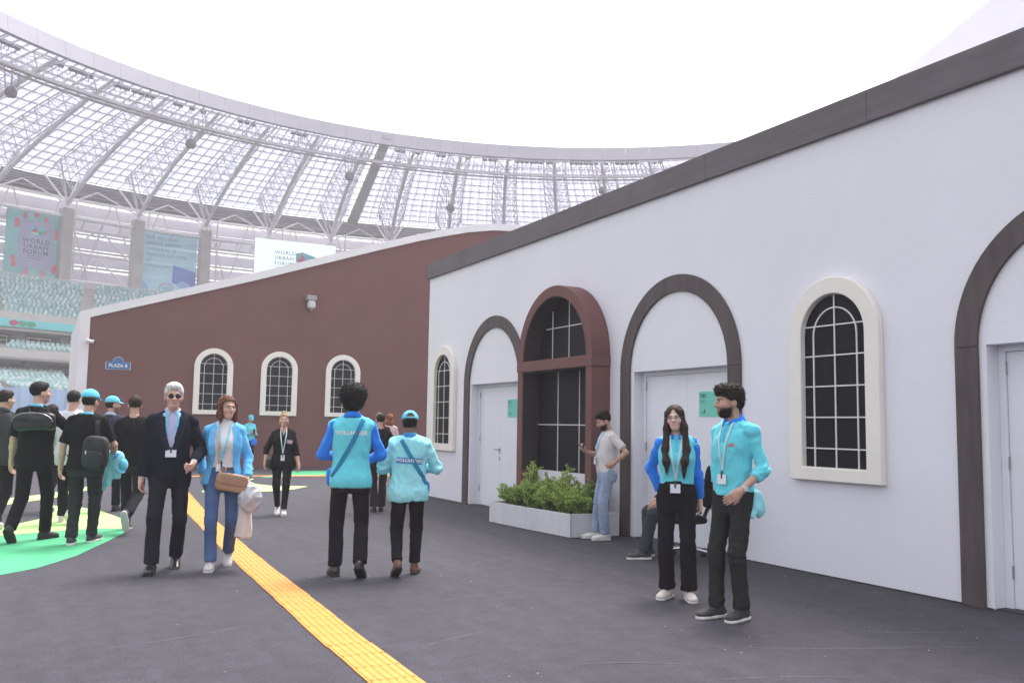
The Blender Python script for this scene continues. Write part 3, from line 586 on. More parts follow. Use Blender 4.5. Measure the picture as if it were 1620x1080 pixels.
# ------------------------------------------------------------------ banners
def see(name, col, tr):
    mt = mat(name, col, .7, n=(.5, .05), trans=.6)
    t = mt.node_tree; out = t.nodes['Material Output']; src = out.inputs['Surface'].links[0].from_socket
    tp = t.nodes.new('ShaderNodeBsdfTransparent'); ms = t.nodes.new('ShaderNodeMixShader'); ms.inputs[0].default_value = tr; t.links.new(src, ms.inputs[1]); t.links.new(tp.outputs[0], ms.inputs[2]); t.links.new(ms.outputs[0], out.inputs['Surface']); return mt
def at_az(az, r):     # point on circle r about CS seen along azimuth az from the ground origin
    d = Vector((math.sin(rad(az)), math.cos(rad(az)), 0)); b_ = d.dot(CS); return d*(b_+math.sqrt(b_*b_-CS.length_squared+r*r))
class Banner:
    def __init__(s, az0, az1, r, z0, z1, label, cat='banner'):
        a, b = at_az(az0, r), at_az(az1, r); z0, z1 = [1.45+(z-1.45)*(a+b).length/252 for z in (z0, z1)]; s.u = (b-a).normalized(); s.w = (b-a).length; s.h = z1-z0; s.o = a.lerp(b, .5); s.o.z = z0; s.n = s.u.cross(Vector((0, 0, 1)))
        s.root = empty('banner', s.o); tag(s.root, label, cat); s.k = 0
    def pt(s, u, v, d): return s.u*(u*s.w)+Vector((0, 0, v*s.h))+s.n*d          # u in -.5...5, v in 0..1
    def poly(s, name, P, mt, lay, sc=None):
        mb = MB(); mb.prism(P, lambda u, v, d: s.pt(u, v, d), .02*lay, .02*lay+.018); return mb.build(name, mt, s.root)
    def text(s, tx, size, u, v, mt, lay, bold=0, align='CENTER', sp=1.0):
        me = text_mesh('lettering', tx, size, mt, bold, align, sp); frame_mesh(me, s.pt(u, v, .02*lay), s.u, (0, 0, 1)); obj('lettering', me, s.root)
    def emblem(s, u, v, hw, hh, lay):
        q = lambda P: [(u+a*hw, v+b*hh) for a, b in P]
        cs = dict(c=(.16, .60, .66), r=(.72, .05, .20), g=(.10, .50, .16), o=(.85, .25, .12), y=(.55, .62, .08), p=(.45, .08, .42), w=(.75, .85, .86))
        M_ = lambda k: mat('emblem_'+k, cs[k], .6)
        s.poly('emblem', q([(-1, -.75), (-.2, -1), (1, -.55), (1, .5), (.1, .8), (-.35, 1), (-1, .75)]), M_('c'), lay)
        for k, P in (('w', [(-.95, -.7), (-.2, -.95), (.05, -.6), (-.95, -.3)]), ('r', [(-.92, -.35), (-.7, .25), (-.55, -.05), (-.42, .88), (-.1, .1), (.0, -.35)]), ('p', [(-.75, -.3), (-.6, .1), (-.45, -.3)]), ('g', [(.05, -.8), (.05, -.05), (.5, .05), (.5, -.62)]), ('y', [(.28, -.7), (.28, .02), (.42, .02), (.42, -.62)]), ('o', [(.6, -.6), (.72, -.05), (.9, .15), (.97, -.5)]), ('r', [(.75, -.6), (.95, .4), (.98, -.5)])):
            s.poly('emblem_shape', q(P), M_(k), lay+1)
FULL = [(-.5, 0), (.5, 0), (.5, 1), (-.5, 1)]
bn = Banner(-2.33, .76, 90.9, 19.1, 27.2, 'turquoise banner with red petals and a pale panel reading WORLD URBAN FORUM')
bn.poly('cloth', FULL, see('banner_teal', (.36, .70, .69), .22), 0)
bn.poly('inner_panel', [(-.29, .10), (.29, .10), (.29, .84), (-.29, .84)], see('banner_pink', (.80, .72, .86), .10), 1)
RED = mat('petal_red', (.80, .16, .24), .6); r5 = random.Random(5)
for u, v in ((-.02, .93), (-.20, .90), (.14, .88), (-.33, .80), (-.33, .74), (.33, .70), (.33, .64), (-.36, .22), (-.34, .14), (.33, .16), (.31, .10), (-.14, .035), (.13, .04), (.46, .44)):
    a = r5.uniform(0, 1.5); bn.poly('petal', [(u+.05*math.cos(a+t)*(1.0 if i % 2 else .75), v+.05*math.sin(a+t)) for i, t in enumerate([j*math.pi/4 for j in range(8)])], RED, 1.5)
bn.emblem(.02, .69, .13, .075, 2); LET = mat('letter_slate', (.16, .16, .20), .6)
for i, tx in enumerate(('WORLD', 'URBAN', 'FORUM')): bn.text(tx, .85, .0, .52-.085*i, LET, 2.2, .012, sp=1.15)
for v in (.29, .25): bn.poly('small_print', [(-.14, v), (.14, v), (.14, v+.006), (-.14, v+.006)], LET, 2)
bn = Banner(4.88, 7.86, 90.9, 17.6, 26.0, 'pale blue banner with grey slogan lines and a pink ringed emblem')
bn.poly('cloth', FULL, see('banner_sky', (.56, .80, .87), .25), 0); SL = mat('letter_grey', (.22, .30, .34), .6)
for i, (tx, bo) in enumerate((('Hər kəs üçün', 0), ('yaşayış yerləri:', .014), ('təhlükəsiz və', 0), ('dayanıqlı şəhərlər', 0), ('və', 0), ('məskənləri', 0))): bn.text(tx, .78, -.46, .90-.088*i, SL, 1.2, bo, 'LEFT')
bn.poly('blue_shape', [(.05, .22), (.06, .50), (.3, .46), (.5, .42), (.5, .12), (.3, .18)], mat('banner_blue', (.16, .26, .62), .7), 1)
bn.poly('pale_arc', [(.12, .20), (.25, .27), (.38, .22), (.5, .10), (.3, .10)], mat('banner_blue2', (.35, .50, .80), .7), 1.6)
bn.poly('corner_shape', [(-.5, 0), (-.30, 0), (-.40, .14), (-.5, .22)], mat('banner_blue2', (.35, .50, .80), .7), 1)
c_ = [(-.05+.14*math.cos(t), .10+.105*math.sin(t)) for t in [i*2*math.pi/24 for i in range(24)]]
mb = MB(); mb.band([(-.05+(u+.05)*.86, .10+(v-.10)*.86) for u, v in c_], c_, lambda u, v, d: bn.pt(u, v, d), .02, .045, closed=True); mb.build('ring', mat('ring_pink', (.65, .20, .42), .6), bn.root)
for i, (u, v) in enumerate(((-.12, .06), (-.08, .06), (-.04, .06), (0, .06), (-.12, .11), (-.06, .11), (0, .11))): bn.poly('emblem_shape', [(u, v), (u+.03, v), (u+.03, v+.04), (u, v+.035)], mat('mark_a', (.18, .22, .50), .6) if i % 2 else mat('mark_b', (.25, .42, .40), .6), 1)
bn = Banner(11.22, 16.12, 89.2, 19.0, 26.1, 'white screen reading WORLD URBAN FORUM with a colourful emblem above the brown roof', 'screen')
bn.poly('screen_face', FULL, mat('screen_white', (.80, .90, .93), .5, n=(.3, .02), emit=.25), 0); bn.poly('screen_frame', [(-.512, 0), (-.5005, 0), (-.5005, 1), (-.512, 1)], STG, -1)
for i, tx in enumerate(('WORLD', 'URBAN', 'FORUM')): bn.text(tx, .80, -.26, .76-.105*i, LET, 1.3, .006, 'LEFT', 1.15)
bn.emblem(.125, .66, .125, .15, 1)
bn.poly('small_print', [(-.26, .475), (-.06, .475), (-.06, .485), (-.26, .485)], mat('print_pale', (.45, .52, .56), .6), 1)

# ------------------------------------------------------------------ thin bright haze in the bowl
hz = MB(); hz.box((-140, -60, -1), (190, 190, 39.5)); hzo = hz.build('haze', None); hzo.data.materials.clear()
hm = bpy.data.materials.new('haze_air'); hm.use_nodes = True; hn = hm.node_tree.nodes; hn.remove(hn['Principled BSDF']); pv = hn.new('ShaderNodeVolumePrincipled'); pv.inputs['Color'].default_value = (.95, .93, .97, 1); pv.inputs['Density'].default_value = .0018
hm.node_tree.links.new(pv.outputs[0], hn['Material Output'].inputs['Volume']); hzo.data.materials.append(hm); tag(hzo, kind='stuff')
# ------------------------------------------------------------------ people: implicit surfaces meshed with surface nets
def axis(lo, hi, coarse, fines):
    pts = [lo]; 
    while pts[-1] < hi:
        x = pts[-1]; st = coarse
        for a, b, s_ in fines:
            if a-1e-9 <= x < b: st = min(st, s_)
            elif x < a and x+st > a: st = min(st, max(a-x, s_))
        pts.append(x+st)
    return np.array(pts)
def smin(a, b, k):
    h = np.clip(0.5+0.5*(b-a)/k, 0, 1); return b*(1-h)+a*h-k*h*(1-h)
def surface_nets(F, xs, ys, zs):
    ins = F < 0
    nx, ny, nz = F.shape
    c = np.zeros((nx-1, ny-1, nz-1), np.uint8)
    for i in (0, 1):
        for j in (0, 1):
            for k in (0, 1): c += ins[i:nx-1+i, j:ny-1+j, k:nz-1+k]
    act = (c > 0) & (c < 8); I, J, K = np.nonzero(act); n = len(I)
    idm = np.full(act.shape, -1, np.int32); idm[I, J, K] = np.arange(n)
    P = np.zeros((n, 3)); cnt = np.zeros(n); ax = (xs, ys, zs)
    corners = [(i, j, k) for i in (0, 1) for j in (0, 1) for k in (0, 1)]
    for a in corners:
        for d in range(3):
            if a[d]: continue
            b = list(a); b[d] = 1
            va = F[I+a[0], J+a[1], K+a[2]]; vb = F[I+b[0], J+b[1], K+b[2]]
            mk = (va < 0) != (vb < 0); t = np.where(mk, va/np.where(mk, va-vb, 1), 0)
            idx = (I, J, K); q = np.zeros((n, 3))
            for e in range(3):
                base = ax[e][idx[e]+a[e]]
                q[:, e] = base+(t*(ax[e][idx[e]+1]-ax[e][idx[e]]) if e == d else 0)
            P += q*mk[:, None]; cnt += mk
    P /= np.maximum(cnt, 1)[:, None]
    faces = []
    for d in range(3):
        sl0 = [slice(1, -1)]*3; sl1 = [slice(1, -1)]*3; sl0[d] = slice(0, -1); sl1[d] = slice(1, None)
        A = ins[tuple(sl0)]; B = ins[tuple(sl1)]
        for flip, M in ((False, A & ~B), (True, ~A & B)):
            g = list(np.nonzero(M))
            for e in range(3):
                if e != d: g[e] = g[e]+1
            e1, e2 = [(1, 2), (2, 0), (0, 1)][d]
            def cell(o1, o2):
                h = [x.copy() for x in g]; h[e1] = h[e1]-o1; h[e2] = h[e2]-o2; return idm[h[0], h[1], h[2]]
            q = np.stack([cell(1, 1), cell(0, 1), cell(0, 0), cell(1, 0)], 1)
            faces.append(q[:, ::-1] if flip else q)
    Fc = np.concatenate(faces); return P, Fc[(Fc >= 0).all(1)]
def vnormals(P, F):
    a = P[F[:, 2]]-P[F[:, 0]]; b = P[F[:, 3]]-P[F[:, 1]]; n = np.cross(a, b); N = np.zeros_like(P)
    for i in range(4): np.add.at(N, F[:, i], n)
    return N/np.maximum(np.linalg.norm(N, axis=1), 1e-9)[:, None]
def wav(P, seed, freq, octs=3):       # cheap smooth 3d noise from sums of sines; freq may be a 3-vector
    r = np.random.default_rng(seed); out = np.zeros(len(P)); f = np.asarray(freq, float)*np.ones(3)
    for o in range(octs):
        for _ in range(4):
            d = r.normal(size=3); d /= np.linalg.norm(d); ph = r.uniform(0, 6.28)
            w2 = r.normal(size=3)
            out += np.sin((P*f)@d*(1.8**o)*6.28+ph+1.3*np.sin((P*f)@w2*2.1+ph))/(1.6**o)
    return out/6.0
class Field:
    """list of primitives, each (fn(X,Y,Z), lo, hi, k); cut planes afterwards"""
    def __init__(s): s.p = []; s.post = []
    def add(s, fn, lo, hi, k=0.02): s.p.append((fn, np.asarray(lo, float), np.asarray(hi, float), k)); return s
    def cone(s, a, b, ra, rb, k=0.02, cut0=False, cut1=False, sq=None):
        a = np.asarray(a, float); b = np.asarray(b, float); ba = b-a; L2 = max(ba@ba, 1e-9); L = math.sqrt(L2); r = max(ra, rb)
        def fn(X, Y, Z):
            px, py, pz = X-a[0], Y-a[1], Z-a[2]
            tt = (px*ba[0]+py*ba[1]+pz*ba[2])/L2; t = np.clip(tt, 0, 1)
            d = np.sqrt((px-t*ba[0])**2+(py-t*ba[1])**2+(pz-t*ba[2])**2)-(ra+(rb-ra)*t)
            if cut1: d = np.maximum(d, (tt-1)*L)
            if cut0: d = np.maximum(d, -tt*L)
            return d
        return s.add(fn, np.minimum(a, b)-r, np.maximum(a, b)+r, k)
    def ell(s, c, r, Rm=None, k=0.02, exp=2.0):
        c = np.asarray(c, float); r = np.asarray(r, float); m_ = np.eye(3) if Rm is None else Rm; mr = r.max()
        def fn(X, Y, Z):
            px, py, pz = X-c[0], Y-c[1], Z-c[2]
            u = (px*m_[0, 0]+py*m_[1, 0]+pz*m_[2, 0])/r[0]; v = (px*m_[0, 1]+py*m_[1, 1]+pz*m_[2, 1])/r[1]; w_ = (px*m_[0, 2]+py*m_[1, 2]+pz*m_[2, 2])/r[2]
            if exp == 2.0: kk = np.sqrt(u*u+v*v+w_*w_)
            else: kk = (np.abs(u)**exp+np.abs(v)**exp+np.abs(w_)**exp)**(1/exp)
            return (kk-1)*r.min()
        return s.add(fn, c-mr, c+mr, k)
    def loft(s, st, M, o, k=0.02, off=0.0, z0=None, z1=None, exp=2.3, lo=None, hi=None):
        """stations (z, halfwidth, halfdepth, yoff) in a frame: local = M^T (p-o)"""
        st = np.asarray(st, float); zz = np.linspace(st[0, 0], st[-1, 0], 60)
        prof = []
        for cidx in (1, 2, 3):
            y = np.interp(zz, st[:, 0], st[:, cidx]); kern = np.ones(5)/5; yp = np.pad(y, 2, mode='edge'); prof.append(np.convolve(yp, kern, 'valid'))
        a0 = zz[0] if z0 is None else z0; a1 = zz[-1] if z1 is None else z1; o = np.asarray(o, float)
        def fn(X, Y, Z):
            px, py, pz = X-o[0], Y-o[1], Z-o[2]
            x = px*M[0, 0]+py*M[1, 0]+pz*M[2, 0]; y = px*M[0, 1]+py*M[1, 1]+pz*M[2, 1]; z = px*M[0, 2]+py*M[1, 2]+pz*M[2, 2]
            w_ = np.interp(z, zz, prof[0])+off; d_ = np.interp(z, zz, prof[1])+off; yo = np.interp(z, zz, prof[2])
            kk = (np.abs(x/w_)**exp+np.abs((y-yo)/d_)**exp)**(1/exp)
            d = (kk-1)*np.minimum(w_, d_)
            return np.maximum(d, np.maximum(z-a1, a0-z))
        R_ = 0.42
        ctr = o+M@np.array([0, 0, (a0+a1)/2]); hh = (a1-a0)/2
        ext = np.abs(M@np.array([0, 0, hh]))+0.26
        return s.add(fn, ctr-ext, ctr+ext, k)
    def cut(s, fn): s.post.append(fn); return s      # F = max(F, fn)
    def mesh(s, res, fines=(), pad=0.045):
        lo = np.min([p[1] for p in s.p], 0)-0.02; hi = np.max([p[2] for p in s.p], 0)+0.02
        ax = [axis(lo[i], hi[i], res, [(f[0][i], f[1][i], f[2]) for f in fines]) for i in range(3)]
        xs, ys, zs = ax; F = np.ones((len(xs), len(ys), len(zs)), np.float32)
        for fn, l, h, k in s.p:
            ix = [slice(max(0, np.searchsorted(ax[i], l[i]-pad-k)-1), np.searchsorted(ax[i], h[i]+pad+k)+1) for i in range(3)]
            X = xs[ix[0]][:, None, None]; Y = ys[ix[1]][None, :, None]; Z = zs[ix[2]][None, None, :]
            if X.size*Y.size*Z.size == 0: continue
            d = fn(X, Y, Z); sub = F[ix[0], ix[1], ix[2]]
            if k < 0: F[ix[0], ix[1], ix[2]] = -smin(-sub, d, -k)
            else: F[ix[0], ix[1], ix[2]] = smin(sub, d, k)
        X = xs[:, None, None]; Y = ys[None, :, None]; Z = zs[None, None, :]
        for fn in s.post: F = np.maximum(F, fn(X, Y, Z))
        F[0] = F[-1] = 1; F[:, 0] = F[:, -1] = 1; F[:, :, 0] = F[:, :, -1] = 1
        return surface_nets(F, xs, ys, zs)
def rotm(yaw=0, pitch=0, roll=0):   # columns = local axes; yaw about z, pitch about x (positive leans forward), roll about y
    a, b, c = rad(yaw), rad(-pitch), rad(roll)
    Rz = np.array([[math.cos(a), -math.sin(a), 0], [math.sin(a), math.cos(a), 0], [0, 0, 1]])
    Rx = np.array([[1, 0, 0], [0, math.cos(b), -math.sin(b)], [0, math.sin(b), math.cos(b)]])
    Ry = np.array([[math.cos(c), 0, math.sin(c)], [0, 1, 0], [-math.sin(c), 0, math.cos(c)]])
    return Rz@Rx@Ry
def ik(a, b, l1, l2, pole):
    a = np.asarray(a, float); b = np.asarray(b, float); d = b-a; L = np.linalg.norm(d)
    if L > (l1+l2)*0.999: b = a+d/L*(l1+l2)*0.999; d = b-a; L = np.linalg.norm(d)
    u = d/L; x = (l1*l1-l2*l2+L*L)/(2*L); h = math.sqrt(max(l1*l1-x*x, 0)); p = np.asarray(pole, float); p = p-u*(p@u); p /= max(np.linalg.norm(p), 1e-6)
    return a+u*x+p*h, b
M_ST = [(.78,.150,.095,-.005),(.86,.168,.115,-.012),(.92,.170,.120,-.012),(1.00,.158,.110,-.002),(1.08,.150,.105,.002),(1.18,.158,.112,.004),(1.28,.170,.118,.002),(1.36,.172,.112,-.004),(1.42,.150,.092,-.010),(1.47,.100,.070,-.012),(1.50,.060,.055,-.008)]
F_ST = [(.78,.155,.095,-.010),(.86,.176,.118,-.016),(.92,.172,.118,-.014),(1.00,.150,.104,-.002),(1.07,.130,.094,.004),(1.16,.138,.100,.008),(1.25,.150,.124,.018),(1.31,.152,.116,.012),(1.38,.146,.092,-.004),(1.42,.125,.076,-.010),(1.47,.080,.058,-.012),(1.50,.050,.048,-.008)]
class Body:
    def __init__(s, H=1.75, fem=False, heft=1.0, belly=0.0, lean=0, twist=0, tilt=0, drop=0.0, footL=(-.10, 0, 0, -6, 0), footR=(.10, 0, 0, 6, 0), handL=None, handR=None, elbL=(-.5, -1, -.2), elbR=(.5, -1, -.2), head=(0, 0, 0), hdirL=None, hdirR=None, curlL=35, curlR=35, palmL=(1, 0, 0), palmR=(-1, 0, 0), seat=None, kneeL=(-.12, 1, 0), kneeR=(.12, 1, 0), sw=None, shrug=0.0):
        s.H = H; s.fem = fem; s.seated = seat is not None; k = s.k = H/1.75; s.heft = heft
        st = np.array(F_ST if fem else M_ST); st[:, 1] *= heft; st[:, 2] *= heft
        if belly: g = np.exp(-((st[:, 0]-1.08)/.12)**2)*belly; st[:, 2] += g*.6; st[:, 3] += g*.5
        s.st = st*k
        piv = np.array([0, 0, .95])*k; base = piv-np.array([0, 0, drop])
        if seat is not None: base = np.asarray(seat, float)
        s.M = rotm(twist, lean, tilt); s.o = base-s.M@piv          # p = M q + o
        T = lambda q: s.M@(np.asarray(q, float)*k)+s.o
        s.T = T; sw_ = sw or (.142 if fem else .163)
        s.sho = [T((-sw_, -.012, 1.398+shrug)), T((sw_, -.012, 1.398+shrug))]
        Mh = rotm(twist*.4, lean*.5, tilt)
        s.hip = [base+Mh@(np.array([-.088, 0, -.03])*k), base+Mh@(np.array([.088, 0, -.03])*k)]
        s.kne = []; s.ank = []; s.footM = []; s.foot = []
        for i, (ft, kp) in enumerate(((footL, kneeL), (footR, kneeR))):
            x, y, z, yw, pt = ft; Mf = rotm(-yw, pt, 0)
            a = np.array([x, y, z])*k+np.array([0, 0, .085*k]) if pt == 0 else np.array([x, y, z])*k+np.array([0, 0, .085*k])
            kn, an = ik(s.hip[i], a, .43*k, .415*k, kp); s.kne.append(kn); s.ank.append(an); s.footM.append(Mf)
        s.elb = []; s.wri = []; s.handM = []; s.curl = [curlL, curlR]
        for i, (hd, ep, hdir, pn) in enumerate(((handL, elbL, hdirL, palmL), (handR, elbR, hdirR, palmR))):
            sg = -1 if i == 0 else 1
            if hd is None: hd = (sg*.25, .05, .86)
            e, w_ = ik(s.sho[i], np.array(hd)*k, .29*k, .25*k, ep); s.elb.append(e); s.wri.append(w_)
            d = (w_-e) if hdir is None else np.asarray(hdir, float); d = d/np.linalg.norm(d)
            n = np.asarray(pn, float); n = n-d*(n@d); n /= np.linalg.norm(n); sd_ = np.cross(d, n)
            s.handM.append((d, n, sd_*(1 if i == 0 else -1)))   # side vector points to the thumb
        s.neck0 = T((0, -.008, 1.44)); yaw, pit, rol = head
        s.HM = rotm(twist*.5-yaw, lean*.3+pit, rol)
        s.hc = T((0, .0, 1.515))+s.HM@(np.array([0, .022, .118])*k); s.hk = k*(0.97 if fem else 1.0)
    def h(s, q): return s.hc+s.HM@(np.asarray(q, float)*s.hk)
    def headspace(s, P): return ((P-s.hc)@s.HM)/s.hk
    def skin(s, hands=(1, 1)):
        F = Field(); k = s.k; hk = s.hk
        F.loft(s.st, s.M, s.o, k=.03, off=-.020*k, z0=(.86*k if s.seated else None))
        for i in (0, 1):
            f_ = .9 if s.fem else 1.0; f_ *= s.heft**.5
            F.cone(s.T(((-1)**(i+1)*.05, -.015, 1.455)), s.sho[i], .034*k*f_, .037*k*f_, .03)
            F.cone(s.sho[i], s.elb[i], .040*k*f_, .034*k*f_, .03)
            F.cone(s.elb[i], s.elb[i]+(s.wri[i]-s.elb[i])*.35, .034*k*f_, .036*k*f_, .02); F.cone(s.elb[i]+(s.wri[i]-s.elb[i])*.35, s.wri[i], .036*k*f_, .024*k*f_, .02)
            F.cone(s.hip[i], s.kne[i], .078*k*f_, .050*k*f_, .03); F.cone(s.kne[i], s.ank[i], .050*k*f_, .034*k*f_, .02)
            if hands[i]: s._hand(F, i)
        F.cone(s.neck0, s.h((0, -.02, -.03)), .054*k*(.88 if s.fem else 1), .050*k*(.88 if s.fem else 1), .025)
        E = lambda c, r, kk=.015, ex=2.0: F.ell(s.h(c), np.array(r)*hk, s.HM, kk*hk, ex)
        jaw = .94 if s.fem else 1.0
        E((0, -.014, .038), (.074, .094, .082), .02); E((0, .030, -.028), (.060*jaw, .066, .086), .02); E((0, .052, -.088), (.032*jaw, .034, .028), .025)
        for sx in (-1, 1):
            E((sx*.040, .060, -.022), (.026, .026, .024), .02)                 # cheek
            E((sx*.074, -.008, -.012), (.012, .026, .033), .008)               # ear
            F.cone(s.h((sx*.012, .089, .030)), s.h((sx*.040, .078, .030)), .010*hk, .008*hk, .012*hk)   # brow
            F.ell(s.h((sx*.031, .099, .0075)), np.array((.0150, .014, .0060))*hk, s.HM, -.004*hk)           # socket
        F.cone(s.h((0, .090, .020)), s.h((0, .113, -.022)), .008*hk, .0125*hk, .010*hk); 
        for sx in (-1, 1): E((sx*.012, .100, -.026), (.009, .012, .008), .006)
        E((0, .090, -.056), (.024, .013, .009), .008); E((0, .084, -.078), (.016, .014, .012), .012)
        return F
    def _hand(s, F, i):
        k = s.k; d, n, sd_ = s.handM[i]; w_ = s.wri[i]; R_ = np.stack([d, sd_, n], 1)
        F.cone(w_-d*.02*k, w_+d*.03*k, .025*k, .026*k, .015); F.ell(w_+d*.052*k, np.array((.048, .040, .017))*k, R_, .012, 2.6)
        c = rad(s.curl[i]); c2 = rad(s.curl[i]*1.6)
        for j, (o_, L) in enumerate(((.028, .072), (.010, .080), (-.009, .074), (-.027, .058))):
            a = w_+(d*.088+sd_*o_)*k; b = a+(d*math.cos(c)+n*math.sin(c))*L*.52*k; e = b+(d*math.cos(c+c2*.6)+n*math.sin(c+c2*.6))*L*.5*k
            F.cone(a, b, .0095*k, .0085*k, .004); F.cone(b, e, .0085*k, .007*k, .003)
        a = w_+(d*.030+sd_*.030+n*.008)*k; b = a+(d*.75+sd_*.55+n*.35)*.042*k; e = b+(d*.9+sd_*.15+n*.4)*.034*k
        F.cone(a, b, .013*k, .0105*k, .008); F.cone(b, e, .010*k, .0085*k, .003)
    def hand_box(s, i):
        d = s.handM[i][0]; c = s.wri[i]+d*.08*s.k; r = .10*s.k; return (c-r, c+r)
    # ---- clothing fields
    def top(s, off=.012, hem=.86, neck=1.475, flare=0.0, sleeves=(1.0, 1.0), sr=(.016, .014), body=True, arms=(True, True), st=None, cuff=0.0, k=.02):
        F = Field(); kk = s.k; off = off*.8+.001; sr = (sr[0]*.75, sr[1]*.75); st = (s.st.copy() if st is None else np.array(st)*kk)
        if flare: st[:, 1] += np.clip((1.05*kk-st[:, 0])/(.25*kk), 0, 1)*flare; st[:, 2] += np.clip((1.05*kk-st[:, 0])/(.25*kk), 0, 1)*flare*.7
        if hem*kk < st[0, 0]: st = np.vstack([[hem*kk-.01, st[0, 1]*1.0, st[0, 2], st[0, 3]], st])
        f_ = (.9 if s.fem else 1.0)*s.heft**.5
        if body:
            F.loft(st, s.M, s.o, k=k, off=off, z0=hem*kk, z1=neck*kk)
            for i in (0, 1): F.cone(s.T(((-1)**(i+1)*.055, -.015, 1.45)), s.sho[i], .042*kk*f_+off*.7, .047*kk*f_+off*.8, k)
        for i in (0, 1):
            if not arms[i]: continue
            t = sleeves[i]; u = min(t, 1.0); e = s.sho[i]+(s.elb[i]-s.sho[i])*u
            F.cone(s.sho[i], e, .047*kk*f_+sr[0], (.047+(.036-.047)*u)*kk*f_+sr[0]*(1-u)+sr[1]*u+(cuff if t <= 1 else 0), k, cut1=(t <= 1.0))
            if t > 1.0:
                v = t-1; e2 = s.elb[i]+(s.wri[i]-s.elb[i])*v
                F.cone(s.elb[i], e2, .037*kk*f_+sr[1], (.037+(.026-.037)*v)*kk*f_+sr[1]+cuff, k, cut1=True)
        return F
    def trousers(s, off=.010, waist=1.0, thigh=.006, knee=.016, hem=.030, length=.99, flare=0.0):
        F = Field(); kk = s.k; f_ = (.9 if s.fem else 1.0)*s.heft**.5; thigh, knee, hem = max(thigh*.5, .010), max(knee*.62, .012), max(hem*.72, .014); off = max(off, .013)
        st = s.st[(s.st[:, 0] < 1.12*kk)]
        M2 = s.M if abs(s.M[2, 2]) > .9 else s.M
        F.loft(st, s.M, s.o, k=.03, off=off, z1=waist*kk, z0=(.86*kk if s.seated else None))
        for i in (0, 1):
            F.cone(s.hip[i], s.kne[i], .080*kk*f_+thigh, .052*kk*f_+knee, .018)
            a = s.kne[i]+(s.ank[i]-s.kne[i])*length
            F.cone(s.kne[i], a, .052*kk*f_+knee, .034*kk*f_+hem, .015, cut1=True)
        return F
def ridg(P, seed, fr, o=2): return .55-2.2*np.abs(wav(P, seed, fr, o))
RA, RB = rotm(0, 0, 22), rotm(0, 14, -26)
def fold_disp(P, N, seed, amp, limb=None, kind='top'):
    """hanging folds (long, leaning a little) plus tight creases at the joints"""
    a = wav(P, seed, (2.6, 2.6, 3.4), 2)*amp*.7
    u = ridg(P@RA, seed+5, (5.5, 5.5, 1.6), 2); v = ridg(P@RB, seed+6, (6.5, 6.5, 2.2), 2)
    a = a+np.maximum(u, v)*amp*.8-amp*.15
    if limb is not None:
        for (j, r_) in limb:
            g = np.exp(-(np.linalg.norm(P-j, axis=1)/r_)**2); a = a+g*(ridg(P@RA, seed+9, (5, 5, 9), 2)*.8+ridg(P@RB, seed+10, (5, 5, 8), 1)*.5)*amp
    return P+N*a[:, None]
HAIRC = {'black': (.012, .010, .010), 'brown': (.035, .020, .014), 'auburn': (.12, .045, .025), 'white': (.62, .60, .60), 'blonde': (.30, .20, .12), 'red': (.20, .06, .03), 'dark': (.020, .014, .012)}
def hair_mat(c): return mat('hair_'+c, HAIRC[c], .65, streak=((60, 60, 9), .5), bump=(120, .5, .004), spec=.18)
def wrinkle(mt, scale=11.0, strength=.40, dist=.010):
    """adds soft creases to a fabric's normal, on top of its weave"""
    if mt.get('wr'): return mt
    mt['wr'] = 1; t = mt.node_tree; N = t.nodes; L = t.links; b = N['Principled BSDF']; tc = N.new('ShaderNodeTexCoord'); mp = N.new('ShaderNodeMapping'); mp.inputs['Scale'].default_value = (1, 1, .55); mp.inputs['Rotation'].default_value = (.25, .3, .3); L.new(tc.outputs['Object'], mp.inputs[0])
    nz = N.new('ShaderNodeTexNoise'); nz.noise_type = 'RIDGED_MULTIFRACTAL'; nz.normalize = True; nz.inputs['Scale'].default_value = scale; nz.inputs['Detail'].default_value = 3; nz.inputs['Distortion'].default_value = .8; L.new(mp.outputs[0], nz.inputs['Vector'])
    bp = N.new('ShaderNodeBump'); bp.inputs['Strength'].default_value = strength; bp.inputs['Distance'].default_value = dist; L.new(nz.outputs[0], bp.inputs['Height'])
    if b.inputs['Normal'].links: L.new(b.inputs['Normal'].links[0].from_socket, bp.inputs['Normal'])
    L.new(bp.outputs[0], b.inputs['Normal']); return mt
def cloth(name, c, rough=.9, nb=(350, .25, .002), n=(6, .07), sheen=.15): return wrinkle(mat('cloth_'+name, c, rough, n=n, bump=nb, spec=.08, sheen=sheen if max(c) > .05 else 0))
SKIN = mat('skin', (.5, .3, .2), .55, attr=True, n=(30, .05), bump=(180, .12, .002), spec=.35)
